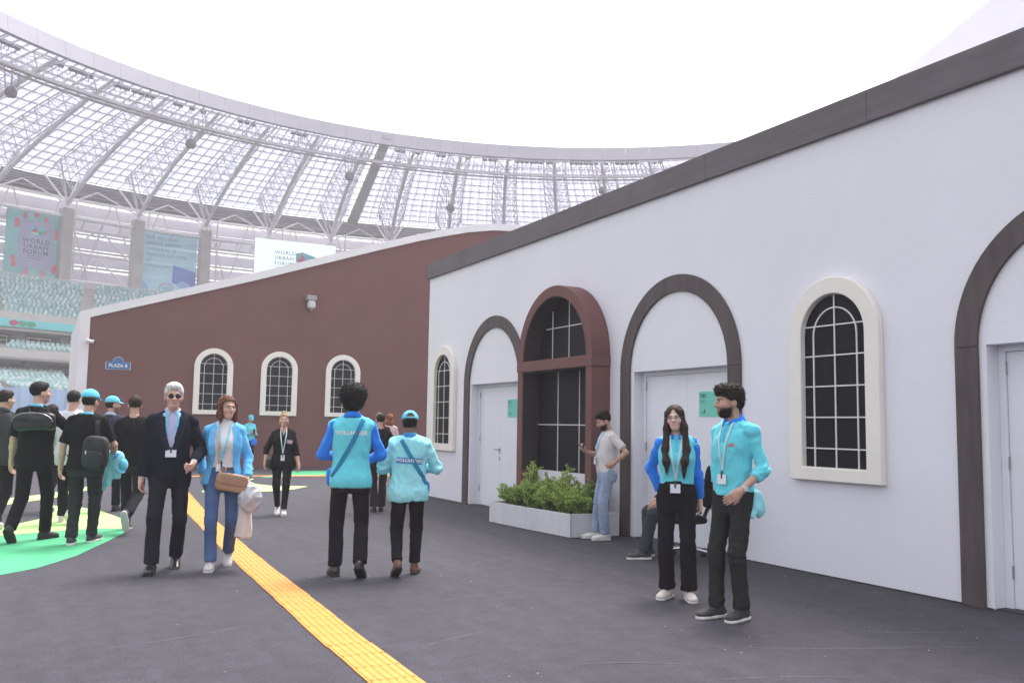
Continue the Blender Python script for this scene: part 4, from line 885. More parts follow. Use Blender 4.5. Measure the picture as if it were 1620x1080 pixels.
class Person:
    def __init__(s, loc, heading, label, group=None, res=.012, skin=(.56, .34, .25), **kw):
        s.B = Body(**kw); s.root = empty('person', loc, -rad(heading)); tag(s.root, label, 'person', group)
        s.res = res; s.sk = np.array(skin); s.seed = int(abs(loc[0]*977+loc[1]*131))+3; s.bv = {}
    def put(s, name, F, mt, res=None, fines=(), disp=None, parent=None, smooth=True, cols=None, noise=None):
        P, Fc = F.mesh(res or s.res, fines)
        if len(P) == 0: return None
        N = vnormals(P, Fc)
        if disp: P = disp(P, N)
        elif noise: P = P+N*(wav(P, s.seed+int(np.max(noise[1])*7), noise[1], 3)*noise[0])[:, None]
        o = obj(name, mesh_np(name, P, Fc, mt, smooth, cols=cols(P) if cols else None), parent or s.root)
        s.bv[name] = BVHTree.FromPolygons([tuple(p) for p in P], [tuple(f) for f in Fc]); return o
    def skin(s, hands=(1, 1), lips=(.52, .22, .19), brow='dark', stubble=0.0, hres=None, fres=None, makeup=0.0, eyes=True):
        B = s.B; hres = hres or s.res*.5; fres = fres or s.res*.42; k = B.hk
        fines = [(B.hc-np.array([.10, .135, .14])*k, B.hc+np.array([.10, .135, .14])*k, fres)]
        for i in (0, 1):
            if hands[i]: lo, hi = B.hand_box(i); fines.append((lo, hi, hres))
        lips = np.array(lips)*s.sk.max()/.56; bc = np.array(HAIRC[brow])
        def cols(P):
            q = B.headspace(P); C = np.tile(s.sk, (len(P), 1))
            def blob(c, r): return np.exp(-(((q-np.array(c))/np.array(r))**2).sum(1)**1.5)
            def mixc(C, w_, c): return C*(1-w_[:, None])+np.array(c)*w_[:, None]
            for sx in (-1, 1):
                C = mixc(C, blob((sx*.042, .075, -.030), (.022, .04, .020))*.30, s.sk*np.array([1.05, .78, .76]))
                C = mixc(C, np.clip(blob((sx*.030, .092, .026), (.020, .03, .0055))*1.3, 0, 1)*.9, bc)
                C = mixc(C, blob((sx*.031, .085, .006), (.019, .03, .010))*.35, s.sk*.55)
                C = mixc(C, blob((sx*.010, .115, -.033), (.006, .02, .005))*.5, s.sk*.45)
            C = mixc(C, np.clip(blob((0, .100, -.056), (.024, .03, .0085))*1.2, 0, 1)*.85, lips)
            C = mixc(C, blob((0, .102, -.0555), (.022, .03, .0022))*.7, lips*.35)
            if stubble:
                reg = (q[:, 2] < -.035) & (q[:, 1] > -.02) & (q[:, 2] > -.125)
                wgt = np.clip((-.03-q[:, 2])/.02, 0, 1)*np.clip((q[:, 1]+.02)/.03, 0, 1)*np.clip((q[:, 2]+.135)/.02, 0, 1)*(1-np.clip(blob((0, .1, -.056), (.026, .03, .010))*1.2, 0, 1))
                C = mixc(C, wgt*stubble, bc*1.5)
            return C
        s.put('body', B.skin(hands), SKIN, res=max(s.res, .011), fines=fines, cols=cols)
        if eyes:
            for sx in (-1, 1): s.eye(sx)
    def eye(s, sx):
        B = s.B; r = .0120*B.hk; c = B.h((sx*.031, .0780, .0075)); V = []; Fc = []; C = []; nu, nv = 14, 10
        for j in range(nv+1):
            th = math.pi*j/nv
            for i in range(nu):
                ph = 2*math.pi*i/nu; d = np.array([math.sin(th)*math.cos(ph), math.cos(th), math.sin(th)*math.sin(ph)])
                V.append(c+B.HM@(d*r)); C.append((.02, .015, .012) if d[1] > .90 else (.08, .045, .03) if d[1] > .80 else (.50, .47, .46))
        for j in range(nv):
            for i in range(nu): Fc.append((j*nu+i, (j+1)*nu+i, (j+1)*nu+(i+1) % nu, j*nu+(i+1) % nu))
        obj('eye', mesh_np('eye', V, Fc, mat('eyeball', (.6, .6, .6), .15, attr=True), True, cols=np.array(C)), s.root)
    # ---- shoes
    def shoes(s, mt, sole=None, k=1.0, high=0.0, sole_h=.024, wide=1.0):
        B = s.B
        for i in (0, 1):
            M = B.footM[i]; o = B.ank[i]-M@np.array([0, 0, .085*B.k]); kk = B.k*k
            def pt(q): return o+M@(np.array(q)*kk)
            def mk():
                F = Field()
                F.ell(pt((0, -.040, .045)), np.array((.037*wide, .048, .048))*kk, M, .03); F.ell(pt((0, .040, .044)), np.array((.042*wide, .085, .042))*kk, M, .03)
                F.ell(pt((0, .125, .028)), np.array((.047*wide, .072, .034))*kk, M, .03, 2.4); F.cone(pt((0, -.015, .05)), pt((0, -.015, .085+high)), .042*kk, .043*kk, .02, cut1=True)
                return F
            inv = M.T
            def lz(X, Y, Z, h): return h*kk-((X-o[0])*M[0, 2]+(Y-o[1])*M[1, 2]+(Z-o[2])*M[2, 2])
            F = mk(); F.cut(lambda X, Y, Z: lz(X, Y, Z, sole_h-.004))
            so_ = s.put('shoe', F, mt, res=.0085 if s.res < .0135 else .012, noise=(.0012, 20))
            if sole is not None:
                F2 = Field()
                zc = sole_h*.5
                F2.cone(pt((0, -.052, zc)), pt((0, .045, zc)), .040*wide*kk, .044*wide*kk, .02); F2.cone(pt((0, .045, zc)), pt((0, .150, zc)), .044*wide*kk, .046*wide*kk, .02)
                F2.cut(lambda X, Y, Z: lz(X, Y, Z, 0.0)); F2.cut(lambda X, Y, Z: -lz(X, Y, Z, sole_h))
                s.put('sole', F2, sole, res=.007 if s.res < .0135 else .011, parent=so_)
    # ---- hair and caps, in head space
    def hair(s, style, color, mt=None, res=None):
        B = s.B; k = B.hk; F = Field(); h = B.h; res = res or max(.006, s.res*.55)
        E = lambda c, r, kk=.02, ex=2.0: F.ell(h(c), np.array(r)*k, B.HM, kk, ex)
        def hs_(X, Y, Z):
            px, py, pz = X-B.hc[0], Y-B.hc[1], Z-B.hc[2]; M = B.HM
            return [(px*M[0, j]+py*M[1, j]+pz*M[2, j])/k for j in range(3)]
        def facecut(front=.060, zl=.062, zmin=-.055, side=.020):   # removes the face and everything under the nape line
            def fn(X, Y, Z):
                x, y, z = hs_(X, Y, Z)
                line = front-np.clip((zl-z)/.05, 0, 1)*(front-side)   # hairline y grows with z
                dface = np.where(z < zl, y-line, (y-front)-(z-zl)*1.5)
                low = (zmin+np.clip((y+.03)/.05, 0, 1)*.035)-z
                return np.maximum(dface, low)*k
            return fn
        amp, fr = .004, 22
        if style == 'short':
            E((0, -.016, .042), (.083, .103, .089)); E((0, .035, .082), (.062, .05, .036)); F.cut(facecut(.070, .070, -.070, .016)); amp, fr = .004, 26
        elif style == 'crop':
            E((0, -.015, .041), (.080, .100, .086)); E((0, .030, .080), (.060, .05, .032)); F.cut(facecut(.066, .066, -.062, .012)); amp, fr = .003, 30
        elif style == 'quiff':
            E((0, -.016, .042), (.083, .102, .090)); E((0, .045, .095), (.060, .050, .038)); E((0, -.02, .11), (.065, .075, .035)); F.cut(facecut(.080, .066, -.060, .016)); amp, fr = .006, 24
        elif style == 'elder':
            E((0, -.016, .045), (.085, .104, .094)); E((.012, .045, .095), (.066, .052, .036)); F.cut(facecut(.074, .064, -.062, .018)); amp, fr = .004, 26
        elif style == 'bob':
            E((0, -.016, .045), (.090, .108, .092)); E((0, -.030, -.06), (.098, .088, .085)); 
            for sx in (-1, 1): F.cone(h((sx*.080, .02, .03)), h((sx*.078, .034, -.125)), .026*k, .028*k, .03)
            F.cut(facecut(.078, .080, -.165, .035)); 
            def openf(X, Y, Z):
                x, y, z = hs_(X, Y, Z); return np.minimum(np.minimum(.066-np.abs(x), y-.0), .072-z+0*x)*k
            F.cut(openf); amp, fr = .006, np.array((26., 26., 4.))
        elif style == 'long':
            E((0, -.016, .045), (.086, .106, .088)); E((0, -.050, -.10), (.092, .065, .16))
            F.cone(h((0, -.075, -.05)), B.T((0, -.14, 1.20)), .075*k, .07*k, .04)
            for sx in (-1, 1):
                F.cone(h((sx*.064, .02, .05)), h((sx*.082, .026, -.09)), .028*k, .032*k, .03); F.cone(h((sx*.082, .026, -.09)), B.T((sx*.092, .090, 1.35)), .032*k, .038*k, .03); F.cone(B.T((sx*.092, .090, 1.35)), B.T((sx*.082, .140, 1.24)), .038*k, .034*k, .03); F.cone(B.T((sx*.082, .140, 1.24)), B.T((sx*.076, .152, 1.10 if sx < 0 else 1.14)), .034*k, .012*k, .03)
            def openf(X, Y, Z):
                x, y, z = hs_(X, Y, Z); return np.minimum(np.minimum((.060-np.clip(z, 0, 1)*.55)-np.abs(x), y-.0), np.minimum(.095-z, z+.30))*k
            F.cut(openf); amp, fr = .003, np.array((30., 30., 2.0))
        elif style == 'bun':
            E((0, -.016, .042), (.082, .102, .088)); E((0, -.035, .130), (.045, .045, .036)); F.cut(facecut(.072, .068, -.075, .010)); amp, fr = .004, 26
        elif style == 'afro':
            E((0, -.020, .060), (.130, .132, .122)); E((0, -.055, -.02), (.098, .075, .075)); F.cut(facecut(.085, .060, -.10, .020)); amp, fr = .010, 38
        elif style == 'curly':
            E((0, -.018, .050), (.092, .112, .098)); E((0, .045, .100), (.075, .055, .045)); E((0, -.07, .0), (.075, .05, .07)); F.cut(facecut(.086, .062, -.085, .014)); amp, fr = .012, 30
        elif style == 'wavy':
            E((0, -.016, .045), (.092, .110, .094)); E((0, -.05, -.10), (.105, .075, .12)); F.cut(facecut(.076, .074, -.20, .02)); amp, fr = .010, 18
        elif style == 'undercap':
            E((0, -.020, .010), (.079, .098, .070)); 
            F.cut(facecut(.03, .075, -.070, .010)); amp, fr = .003, 30
        o = s.put('hair', F, mt or hair_mat(color), res=res, noise=(amp*k, fr))
        if o is not None and s.res < .0125: s.strands(o, style)
        return o
    def strands(s, o, style):
        """thin hair blades over the surface so the outline is not smooth"""
        me = o.data; n = len(me.vertices); V = np.zeros(n*3, np.float32); me.vertices.foreach_get('co', V); V = V.reshape(-1, 3); Nn = np.zeros(n*3, np.float32); me.vertices.foreach_get('normal', Nn); Nn = Nn.reshape(-1, 3)
        r = np.random.default_rng(s.seed+99); q = s.B.headspace(V); m_ = 900 if style in ('long', 'bob', 'afro', 'curly') else 650; idx = r.integers(0, n, m_); vs = []; fs = []; long_ = style in ('long', 'bob', 'wavy')
        for i in idx:
            p_, nn = V[i], Nn[i]; d = np.array([0, 0, -1.0]) if long_ else (s.B.HM@np.array([.0, -.55, .25])+r.normal(size=3)*(.9 if style in ('afro', 'curly') else .35))
            d = d-nn*(d@nn)
            if np.linalg.norm(d) < .05: continue
            d /= np.linalg.norm(d); sd_ = np.cross(d, nn); L_ = r.uniform(.03, .06) if long_ else r.uniform(.012, .028); lift = .25 if not long_ else .05
            if style in ('afro', 'curly'): lift = .8; L_ = r.uniform(.010, .022)
            a = p_-nn*.002; b = a+d*L_*.5+nn*L_*lift*.4; c = a+d*L_+nn*L_*lift*(.5 if style not in ('afro', 'curly') else .9); w_ = .0022; k_ = len(vs)
            vs += [a-sd_*w_, a+sd_*w_, b+sd_*w_*.8, b-sd_*w_*.8, c]; fs += [(k_, k_+1, k_+2, k_+3), (k_+3, k_+2, k_+4)]
        bm_ = MB(); bm_.v = [tuple(v) for v in vs]; bm_.f = fs; bm_.mi = [0]*len(fs); m2 = bpy.data.meshes.new('strands'); m2.from_pydata(bm_.v, [], bm_.f); m2.materials.append(me.materials[0])
        tag(obj('strands', m2, o), kind='stuff')
    def beard(s, color, full=1.0):
        B = s.B; k = B.hk; F = Field(); h = B.h
        F.ell(h((0, .034, -.060)), np.array((.0605, .0615, .062))*k, B.HM, .02); F.ell(h((0, .054, -.094)), np.array((.033, .034, .027))*k*full, B.HM, .02)
        def fn(X, Y, Z):
            px, py, pz = X-B.hc[0], Y-B.hc[1], Z-B.hc[2]; M = B.HM; x, y, z = [(px*M[0, j]+py*M[1, j]+pz*M[2, j])/k for j in range(3)]
            top = z-(-.044+np.abs(x)*.48-np.clip((.03-np.abs(x))/.03, 0, 1)*.004)
            mouth = np.minimum(np.minimum(.020-np.abs(x), .010-np.abs(z+.057)), y-.05)
            return np.maximum(np.maximum(top, mouth), np.maximum(-.140-z, .002-y))*k
        F.cut(fn); return s.put('beard', F, hair_mat(color), res=max(.0055, s.res*.5), noise=(.0035*k, 34))
    def cap(s, mt, yaw=0, back_open=False, pitch=0):
        B = s.B; k = B.hk; F = Field(); M = B.HM@rotm(yaw, pitch, 0); c0 = B.h((0, -.012, .045))
        pt = lambda q: c0+M@(np.array(q)*k)
        def ls(X, Y, Z):
            px, py, pz = X-c0[0], Y-c0[1], Z-c0[2]; return [(px*M[0, j]+py*M[1, j]+pz*M[2, j])/k for j in range(3)]
        F.ell(pt((0, -.002, .0)), np.array((.092, .112, .100))*k, M, .01)
        F.cut(lambda X, Y, Z: (.000-ls(X, Y, Z)[2])*k)
        if back_open:
            def fn(X, Y, Z):
                x, y, z = ls(X, Y, Z); return np.minimum(.040-np.sqrt(x*x+(z-.018)**2), np.minimum(-.05-y, z-.014))*k
            F.cut(fn)
        o = s.put('cap', F, mt, res=max(.006, s.res*.5), noise=(.0008, 12))
        F = Field(); F.ell(pt((0, .085, -.002)), np.array((.078, .095, .030))*k, M, .01)
        def br(X, Y, Z):
            x, y, z = ls(X, Y, Z); zz = z-(.004-x*x*3.2-np.clip(y-.09, 0, 1)*.22); return np.maximum(np.maximum(np.abs(zz)-.005, .075-y), (y-.185+x*x*4))*k
        F.cut(br); s.put('brim', F, mt, res=max(.0045, s.res*.4), parent=o)
        return o
    # ---- ribbons laid over a garment: list of local points, ray direction
    def caster(s, on):
        if isinstance(on, str): return s.bv[on]
        bvs = [s.bv[o] for o in on]
        class C_:
            def ray_cast(self, o, d):
                best = (None, None, None, None)
                for b in bvs:
                    h = b.ray_cast(o, d)
                    if h[0] is not None and (best[0] is None or h[3] < best[3]): best = h
                return best
        return C_()
    def drape(s, name, on, pts, d, width, mt, off=.005, sub=10, parent=None, thick=.003, side=None):
        bv = s.caster(on); d = Vector(d).normalized(); P = []
        pts = [Vector(p) for p in pts]
        for a, b in zip(pts[:-1], pts[1:]):
            for i in range(sub): P.append(a.lerp(b, i/sub))
        P.append(pts[-1]); Q = []
        for p in P:
            h_ = bv.ray_cast(p-d*1.0, d)
            Q.append((h_[0]-d*off) if h_[0] is not None else p)
        for _ in range(2):
            Q = [Q[0]]+[(Q[i-1]+Q[i]*2+Q[i+1])/4 for i in range(1, len(Q)-1)]+[Q[-1]]
        return s.ribbon(name, Q, d, width, mt, thick, parent, side)
    def ribbon(s, name, Q, d, width, mt, thick=.003, parent=None, side=None):
        mb = MB(); d = Vector(d).normalized(); vs = []; fs = []
        for i, q in enumerate(Q):
            t = (Q[min(i+1, len(Q)-1)]-Q[max(i-1, 0)]).normalized(); sd_ = t.cross(d).normalized() if side is None else Vector(side)
            n = sd_.cross(t).normalized()
            for (a, b) in ((-1, -1), (1, -1), (1, 1), (-1, 1)): vs.append(q+sd_*a*width/2+n*b*thick/2)
        for i in range(len(Q)-1):
            for j in range(4): fs.append((4*i+j, 4*i+(j+1) % 4, 4*i+4+(j+1) % 4, 4*i+4+j))
        fs += [(0, 3, 2, 1), tuple(len(vs)-4+j for j in range(4))]
        mb.add(vs, fs); return mb.build(name, mt, parent or s.root)
    def stick_text(s, on, text, origin, u, v, d, size, mt, bold=.0, name='lettering', off=.004, cut=None):
        me = frame_mesh(text_mesh(name, text, size, mt, bold), origin, u, v); bv = s.caster(on); d = Vector(d).normalized()
        for vt in me.vertices:
            h_ = bv.ray_cast(vt.co-d*1.0, d)
            if h_[0] is not None: vt.co = h_[0]-d*off
        return obj(name, me, s.root)
    def patch(s, name, on, origin, u, v, d, wu, wv, mt, off=.003, n=8):
        bv = s.caster(on); o, u, v, d = Vector(origin), Vector(u), Vector(v), Vector(d).normalized(); G = []
        for j in range(n+1):
            for i in range(n+1):
                p = o+u*(i/n-.5)*wu+v*(j/n-.5)*wv; h_ = bv.ray_cast(p-d*1.0, d); G.append((h_[0] if h_[0] is not None else p)-d*off)
        vs = G+[g+d*off*.8 for g in G]; m_ = (n+1)**2; fs = []
        for j in range(n):
            for i in range(n):
                a = j*(n+1)+i; fs += [(a, a+1, a+n+2, a+n+1), (m_+a, m_+a+n+1, m_+a+n+2, m_+a+1)]
        rim = [i for i in range(n+1)]+[(j+1)*(n+1)-1 for j in range(1, n+1)]+[n*(n+1)+i for i in range(n-1, -1, -1)]+[j*(n+1) for j in range(n-1, 0, -1)]
        for a, b in zip(rim, rim[1:]+rim[:1]): fs.append((a, m_+a, m_+b, b))
        mb = MB(); mb.add(vs, fs); return mb.build(name, mt, s.root)
    def lanyard(s, on, zb=1.12, mt=None, side=.062, back=False, x0=0.0, card=(.10, .07), cmt=None):
        """neck ribbon hanging to a badge card on the chest"""
        B = s.B; mt = mt or mat('lanyard_cyan', (.16, .55, .75), .7, n=(40, .25)); T = B.T; d = B.M@np.array([0, -1, 0])
        lo = T((x0, .2, zb+.04))
        lan = None
        for sx in (-1, 1):
            lan = s.drape('lanyard', on, [T((sx*side, .2, 1.475)), T((sx*.048+x0*.3, .2, 1.38)), lo], d, .016, mt, off=.006)
        h_ = s.caster(on).ray_cast(Vector(T((x0, 1.2, zb))), Vector(d)); p = h_[0] if h_[0] is not None else Vector(T((x0, .15, zb)))
        M = B.M; u, v, n = Vector(M[:, 0]), Vector(M[:, 2]), Vector(M[:, 1]); c = p+n*.018; wd, ht = card
        mb = MB(); mb.hexa([c+u*a*wd/2+v*(b*ht/2-.03)+n*e for e in (-.0025, .0025) for a, b in ((-1, -1), (1, -1), (1, 1), (-1, 1))])
        bd = mb.build('badge', cmt or mat('badge_card', (.72, .74, .80), .35), s.root)
        mb = MB(); mb.hexa([c+u*a*.008+v*(.005+b*.03)+n*e for e in (-.004, .004) for a, b in ((-1, -1), (1, -1), (1, 1), (-1, 1))]); mb.build('clip', mat('clip_dark', (.03, .03, .035), .4), s.root, bevel=.001)
        return bd
    def glasses(s, dark=True):
        B = s.B; h = B.h; lens = mat('sunglass_lens', (.012, .010, .012), .08, spec=.8) if dark else mat('clear_lens', (.42, .40, .42), .1, spec=.8); fr = mat('glasses_frame', (.02, .018, .018), .3) if dark else mat('glasses_wire', (.25, .22, .2), .3, metal=.6)
        g = None
        mb = MB(); rr = (.024, .017) if dark else (.023, .019); n = 14
        for sx in (-1, 1):
            c = [h((sx*.032+rr[0]*math.cos(a), .1065-abs(sx*.032+rr[0]*math.cos(a))**2*3.2, .006+rr[1]*math.sin(a)*(1.0 if not dark else (.9 if math.sin(a) > 0 else 1.05)))) for a in [2*math.pi*i/n for i in range(n)]]
            mb.path([Vector(p) for p in c+c[:1]], .0016 if not dark else .0022, 5)
            mb.path([Vector(h((sx*.056, .097, .012))), Vector(h((sx*.078, .06, .012))), Vector(h((sx*.080, -.005, .010)))], .002, 5)
        mb.path([Vector(h((-.010, .107, .010))), Vector(h((0, .110, .012))), Vector(h((.010, .107, .010)))], .002, 5)
        g = mb.build('glasses', fr, s.root)
        if dark:
            for sx in (-1, 1):
                mb = MB(); pts = [(rr[0]*math.cos(a), rr[1]*math.sin(a)) for a in [2*math.pi*i/n for i in range(n)]]
                mb.prism(pts, lambda u_, v_, e: h((sx*.032+u_, .1055-abs(sx*.032+u_)**2*3.2+e, .006+v_)), -.001, .001); mb.build('lens', lens, g)
        return g
    def collar(s, mt, r=.062, z=1.478, h=.035, tiltf=.022, name='collar', front_gap=True):
        B = s.B; mb = MB(); n = 26; vs = []; fs = []; rr = r*B.k/B.k
        for ring, (dr, dz) in enumerate(((0, -.01), (.003, h), (.010, h-.002), (.034, -.010))):
            for i in range(n+1):
                a = rad(90+(14 if front_gap else 0)+(360-(28 if front_gap else 0))*i/n)
                x, y = (rr+dr)*math.cos(a), (rr+dr)*math.sin(a)*.98-.010; vs.append(Vector(B.T((x, y, z+dz-tiltf*math.sin(a)))))
        for r_ in range(3):
            for i in range(n): a = r_*(n+1)+i; fs.append((a, a+1, a+n+2, a+n+1))
        mb.add(vs, fs); me = mb.mesh(name, mt, True); o = obj(name, me, s.root)
        sm = o.modifiers.new('solid', 'SOLIDIFY'); sm.thickness = .004; return o

class Item:
    """a carried thing; shapes given in the carrier's local frame, root placed at the thing itself"""
    def __init__(s, P, name, label, cat, at, group=None):
        s.P = P; s.at = np.asarray(at, float); loc = P.root.location; a = P.root.rotation_euler.z; x, y, z = s.at
        s.root = empty(name, (loc[0]+x*math.cos(a)-y*math.sin(a), loc[1]+x*math.sin(a)+y*math.cos(a), loc[2]+z), a); tag(s.root, label, cat, group)
    def put(s, name, F, mt, res=.009, noise=None, disp=None, parent=None):
        P, Fc = F.mesh(res); N = vnormals(P, Fc)
        if noise: P = P+N*(wav(P, 77, noise[1], 3)*noise[0])[:, None]
        if disp: P = disp(P, N)
        s.bv = BVHTree.FromPolygons([tuple(p) for p in P], [tuple(f) for f in Fc])
        return obj(name, mesh_np(name, P-s.at, Fc, mt), parent or s.root)
    def mb(s, name, mb, mt, parent=None, **kw):
        mb.v = [tuple(Vector(v)-Vector(s.at)) for v in mb.v]; return mb.build(name, mt, parent or s.root, **kw)
    def strap(s, on, pts, d, width, mt, **kw):
        o = s.P.drape('strap', on, pts, d, width, mt, **kw); o.parent = s.root
        for v in o.data.vertices: v.co = v.co-Vector(s.at)
        return o
# ------------------------------------------------------------------ the people
CY = cloth('cyan_polo', (.135, .61, .72)); CYL = cloth('pale_cyan_jacket', (.29, .70, .78), .75); BLU = cloth('royal_blue', (.028, .21, .78)); BLK = cloth('black_cotton', (.013, .012, .014)); BLKT = cloth('black_trousers', (.014, .013, .017))
WHT = cloth('white_cotton', (.62, .60, .62)); CAPM = cloth('cap_cyan', (.13, .52, .72)); LEA = mat('black_leather', (.014, .013, .015), .28, n=(20, .2)); SOLB = mat('black_sole', (.012, .012, .012), .8); SOLW = mat('white_sole', (.68, .65, .63), .6); SNW = mat('white_sneaker', (.60, .57, .56), .6, n=(30, .06)); SNB = mat('dark_sneaker', (.03, .03, .034), .7, n=(40, .2))
LETW = mat('white_print', (.70, .76, .80), .6)
def folds(p, amp=.005, seed=1, kn=True, el=False):
    js = ([(p.B.kne[0], .13), (p.B.kne[1], .13), (p.B.ank[0], .12), (p.B.ank[1], .12)] if kn else [])+([(p.B.elb[0], .10), (p.B.elb[1], .10), (p.B.sho[0], .10), (p.B.sho[1], .10)] if el else [])
    return lambda P, N: fold_disp(P, N, p.seed+seed, amp, js)
def trs(p, mt, amp=.006, waist=.93, **kw): return p.put('trousers', p.B.trousers(waist=waist, **kw), mt, disp=folds(p, amp*1.15))
def tee(p, mt, name='shirt', amp=.005, **kw): return p.put(name, p.B.top(**kw), mt, disp=folds(p, amp*2.1, 3, False, True))
# walking feet: front flat, rear on its toes
def stride(a, lead='R', w=.085, up=38, out=5):
    f = (w, a*.5, 0, out, -8 if a > .5 else 0); b = (w, -a*.62, .075, out, up)
    if lead == 'R': return dict(footR=f, footL=(-b[0], b[1], b[2], -b[3], b[4]))
    return dict(footL=(-f[0], f[1], f[2], -f[3], f[4]), footR=b)
# --- 1 grey-haired man in a dark suit
p = Person((1.16, 9.50, 0), 187, 'white-haired man in dark navy suit and sunglasses walking towards the camera', H=1.83, res=.011, skin=(.60, .36, .29), drop=.02, footR=(.12, .16, 0, 8, 0), footL=(-.09, -.16, .035, 2, 24), handL=(-.20, .22, 1.00), handR=(.245, .02, .84), elbL=(-.6, -1, -.2), elbR=(.3, -1, 0), curlL=75, curlR=40, head=(-4, 4, 0), heft=.97, belly=.02)
p.skin(lips=(.45, .24, .21)); p.shoes(LEA, SOLB)
trs(p, cloth('suit_trousers', (.016, .017, .023)), hem=.045, knee=.022, waist=1.02)
SHB = cloth('pale_blue_shirt', (.36, .48, .66)); tee(p, SHB, off=.007, hem=.98, sleeves=(1.98, 1.98), sr=(.004, .008), amp=.001)
def suit_open(X, Y, Z):
    z = Z/1.046; w_ = np.where(z > 1.10, .006+np.clip(z-1.10, 0, .40)*.235, 0)+np.clip(.97-z, 0, .3)*.35; return np.minimum(w_-np.abs(X-.004)+0*Y, Y+0*Z-.03)
F = p.B.top(off=.024, hem=.78, neck=1.485, sleeves=(1.92, 1.92), sr=(.022, .026), flare=.014); F.cut(suit_open)
p.put('jacket', F, cloth('navy_suit', (.014, .016, .027)), disp=folds(p, .010, 5, False, True))
p.collar(SHB, r=.058, h=.040); p.hair('elder', 'white'); p.glasses(True)
p.drape('tie', 'shirt', [p.B.T((0, .2, 1.45)), p.B.T((.004, .2, 1.10))], (0, -1, 0), .062, cloth('lilac_tie', (.40, .40, .60), .5), off=.010, thick=.006)
for sx in (-1, 1): p.drape('lapel', 'jacket', [p.B.T((sx*.090, .2, 1.44)), p.B.T((sx*.085, .2, 1.30)), p.B.T((sx*.03, .2, 1.13))], (0, -1, 0), .058, cloth('navy_lapel', (.020, .022, .034)), off=.004, thick=.006)
p.lanyard(('jacket', 'shirt'), 1.13, side=.060); p.patch('pocket_trim', 'jacket', p.B.T((-.095, .2, 1.27)), (1, 0, .1), (0, 0, 1), (0, -1, 0), .09, .016, BLK)
# --- 2 woman in a sky-blue blazer
p = Person((1.66, 9.46, 0), 190, 'auburn-haired woman in sky blue blazer and jeans beside the suited man', fem=True, H=1.72, res=.011, skin=(.64, .40, .33), drop=.02, footR=(.085, .14, 0, 6, 0), footL=(-.085, -.22, .055, 2, 32), handL=(-.24, .10, .90), handR=(.20, -.06, .92), elbL=(-.5, -1, -.1), curlL=85, head=(-26, 2, 0), heft=1.03)
p.skin(brow='auburn'); p.shoes(mat('grey_sneaker', (.48, .46, .46), .6, n=(40, .15)), SOLW)
JE = wrinkle(mat('denim', (.075, .13, .27), .85, n=(4, .30), n2=(90, .15), bump=(300, .3, .002), spec=.15)); trs(p, JE, waist=1.03, knee=.018, hem=.040, amp=.005)
tee(p, cloth('white_knit', (.66, .63, .64)), off=.008, hem=1.0, neck=1.50, sleeves=(1.2, 1.2), sr=(.006, .006), amp=.0025)
F = Field(); F.cone(p.B.neck0+np.array([0, 0, .01]), p.B.neck0+np.array([0, .012, .085]), .058, .054, .02, cut1=True); p.put('turtleneck', F, cloth('white_knit', (.66, .63, .64)))
def bl_open(X, Y, Z): return np.minimum(.088+np.clip(1.05-Z, 0, .3)*.20-np.abs(X-.005)+0*Y, Y+0*Z-.0)
F = p.B.top(off=.024, hem=.86, neck=1.47, sleeves=(1.90, 1.90), sr=(.016, .018), flare=.02, cuff=.004); F.cut(bl_open)
BZ = cloth('sky_blazer', (.13, .46, .80)); p.put('blazer', F, BZ, disp=folds(p, .010, 5, False, True))
for sx in (-1, 1): p.drape('lapel', 'blazer', [p.B.T((sx*.100, .2, 1.45)), p.B.T((sx*.128, .2, 1.30)), p.B.T((sx*.112, .2, 1.16))], (0, -1, 0), .055, BZ, off=.004, thick=.008)
F = Field(); F.loft(p.B.st, p.B.M, p.B.o, off=.015, z0=1.0*p.B.k, z1=1.035*p.B.k); p.put('belt', F, mat('brown_belt', (.07, .025, .018), .4)); mb = MB(); c_ = Vector(p.B.T((0, .130, 1.017))); mb.tube(c_, c_+Vector((0, .012, 0)), .028, 16); mb.build('buckle', mat('antique_metal', (.25, .20, .16), .35, metal=.8), p.root)
p.hair('bob', 'auburn'); p.glasses(False); p.lanyard(('shirt', 'blazer', 'trousers'), 1.06, side=.055, x0=.02)
it = Item(p, 'crossbody_bag', 'tan leather crossbody bag on the hip of the blazer woman', 'bag', p.B.T((-.11, .20, .88)))
TAN = mat('tan_leather', (.36, .21, .13), .4, n=(6, .12), bump=(150, .2, .002)); M_ = rotm(-8, 0, -9); F = Field(); F.ell(p.B.T((-.085, .195, .885)), (.155, .040, .088), M_, .01, 5); it.put('bag_body', F, TAN, .008, noise=(.003, 6))
F = Field(); F.ell(p.B.T((-.085, .235, .915)), (.150, .010, .055), M_, .01, 5); it.put('flap', F, TAN, .008, noise=(.002, 6))
it.strap('shirt', [p.B.T((.10, .2, 1.45)), p.B.T((.05, .2, 1.25)), p.B.T((.035, .2, 1.03)), p.B.T((.02, .2, .97))], (0, -1, 0), .022, mat('strap_beige', (.45, .36, .32), .6), off=.009)
hp = p.B.wri[0]+p.B.handM[0][0]*.06
it = Item(p, 'plastic_bag', 'crumpled white plastic bag in the left hand of the blazer woman', 'plastic bag', hp+np.array([-.02, .03, -.28]))
PLB = mat('plastic_white', (.62, .62, .66), .35, trans=.35, n=(8, .08)); F = Field(); F.ell(hp+np.array([-.03, .06, -.14]), (.115, .09, .13), None, .03); F.cone(hp+np.array([-.01, .03, .0]), hp+np.array([-.02, .05, -.10]), .028, .07, .03); it.put('bag_body', F, PLB, .008, disp=lambda P, N: P+N*(ridg(P, 5, (5, 5, 4), 3)*.018)[:, None])
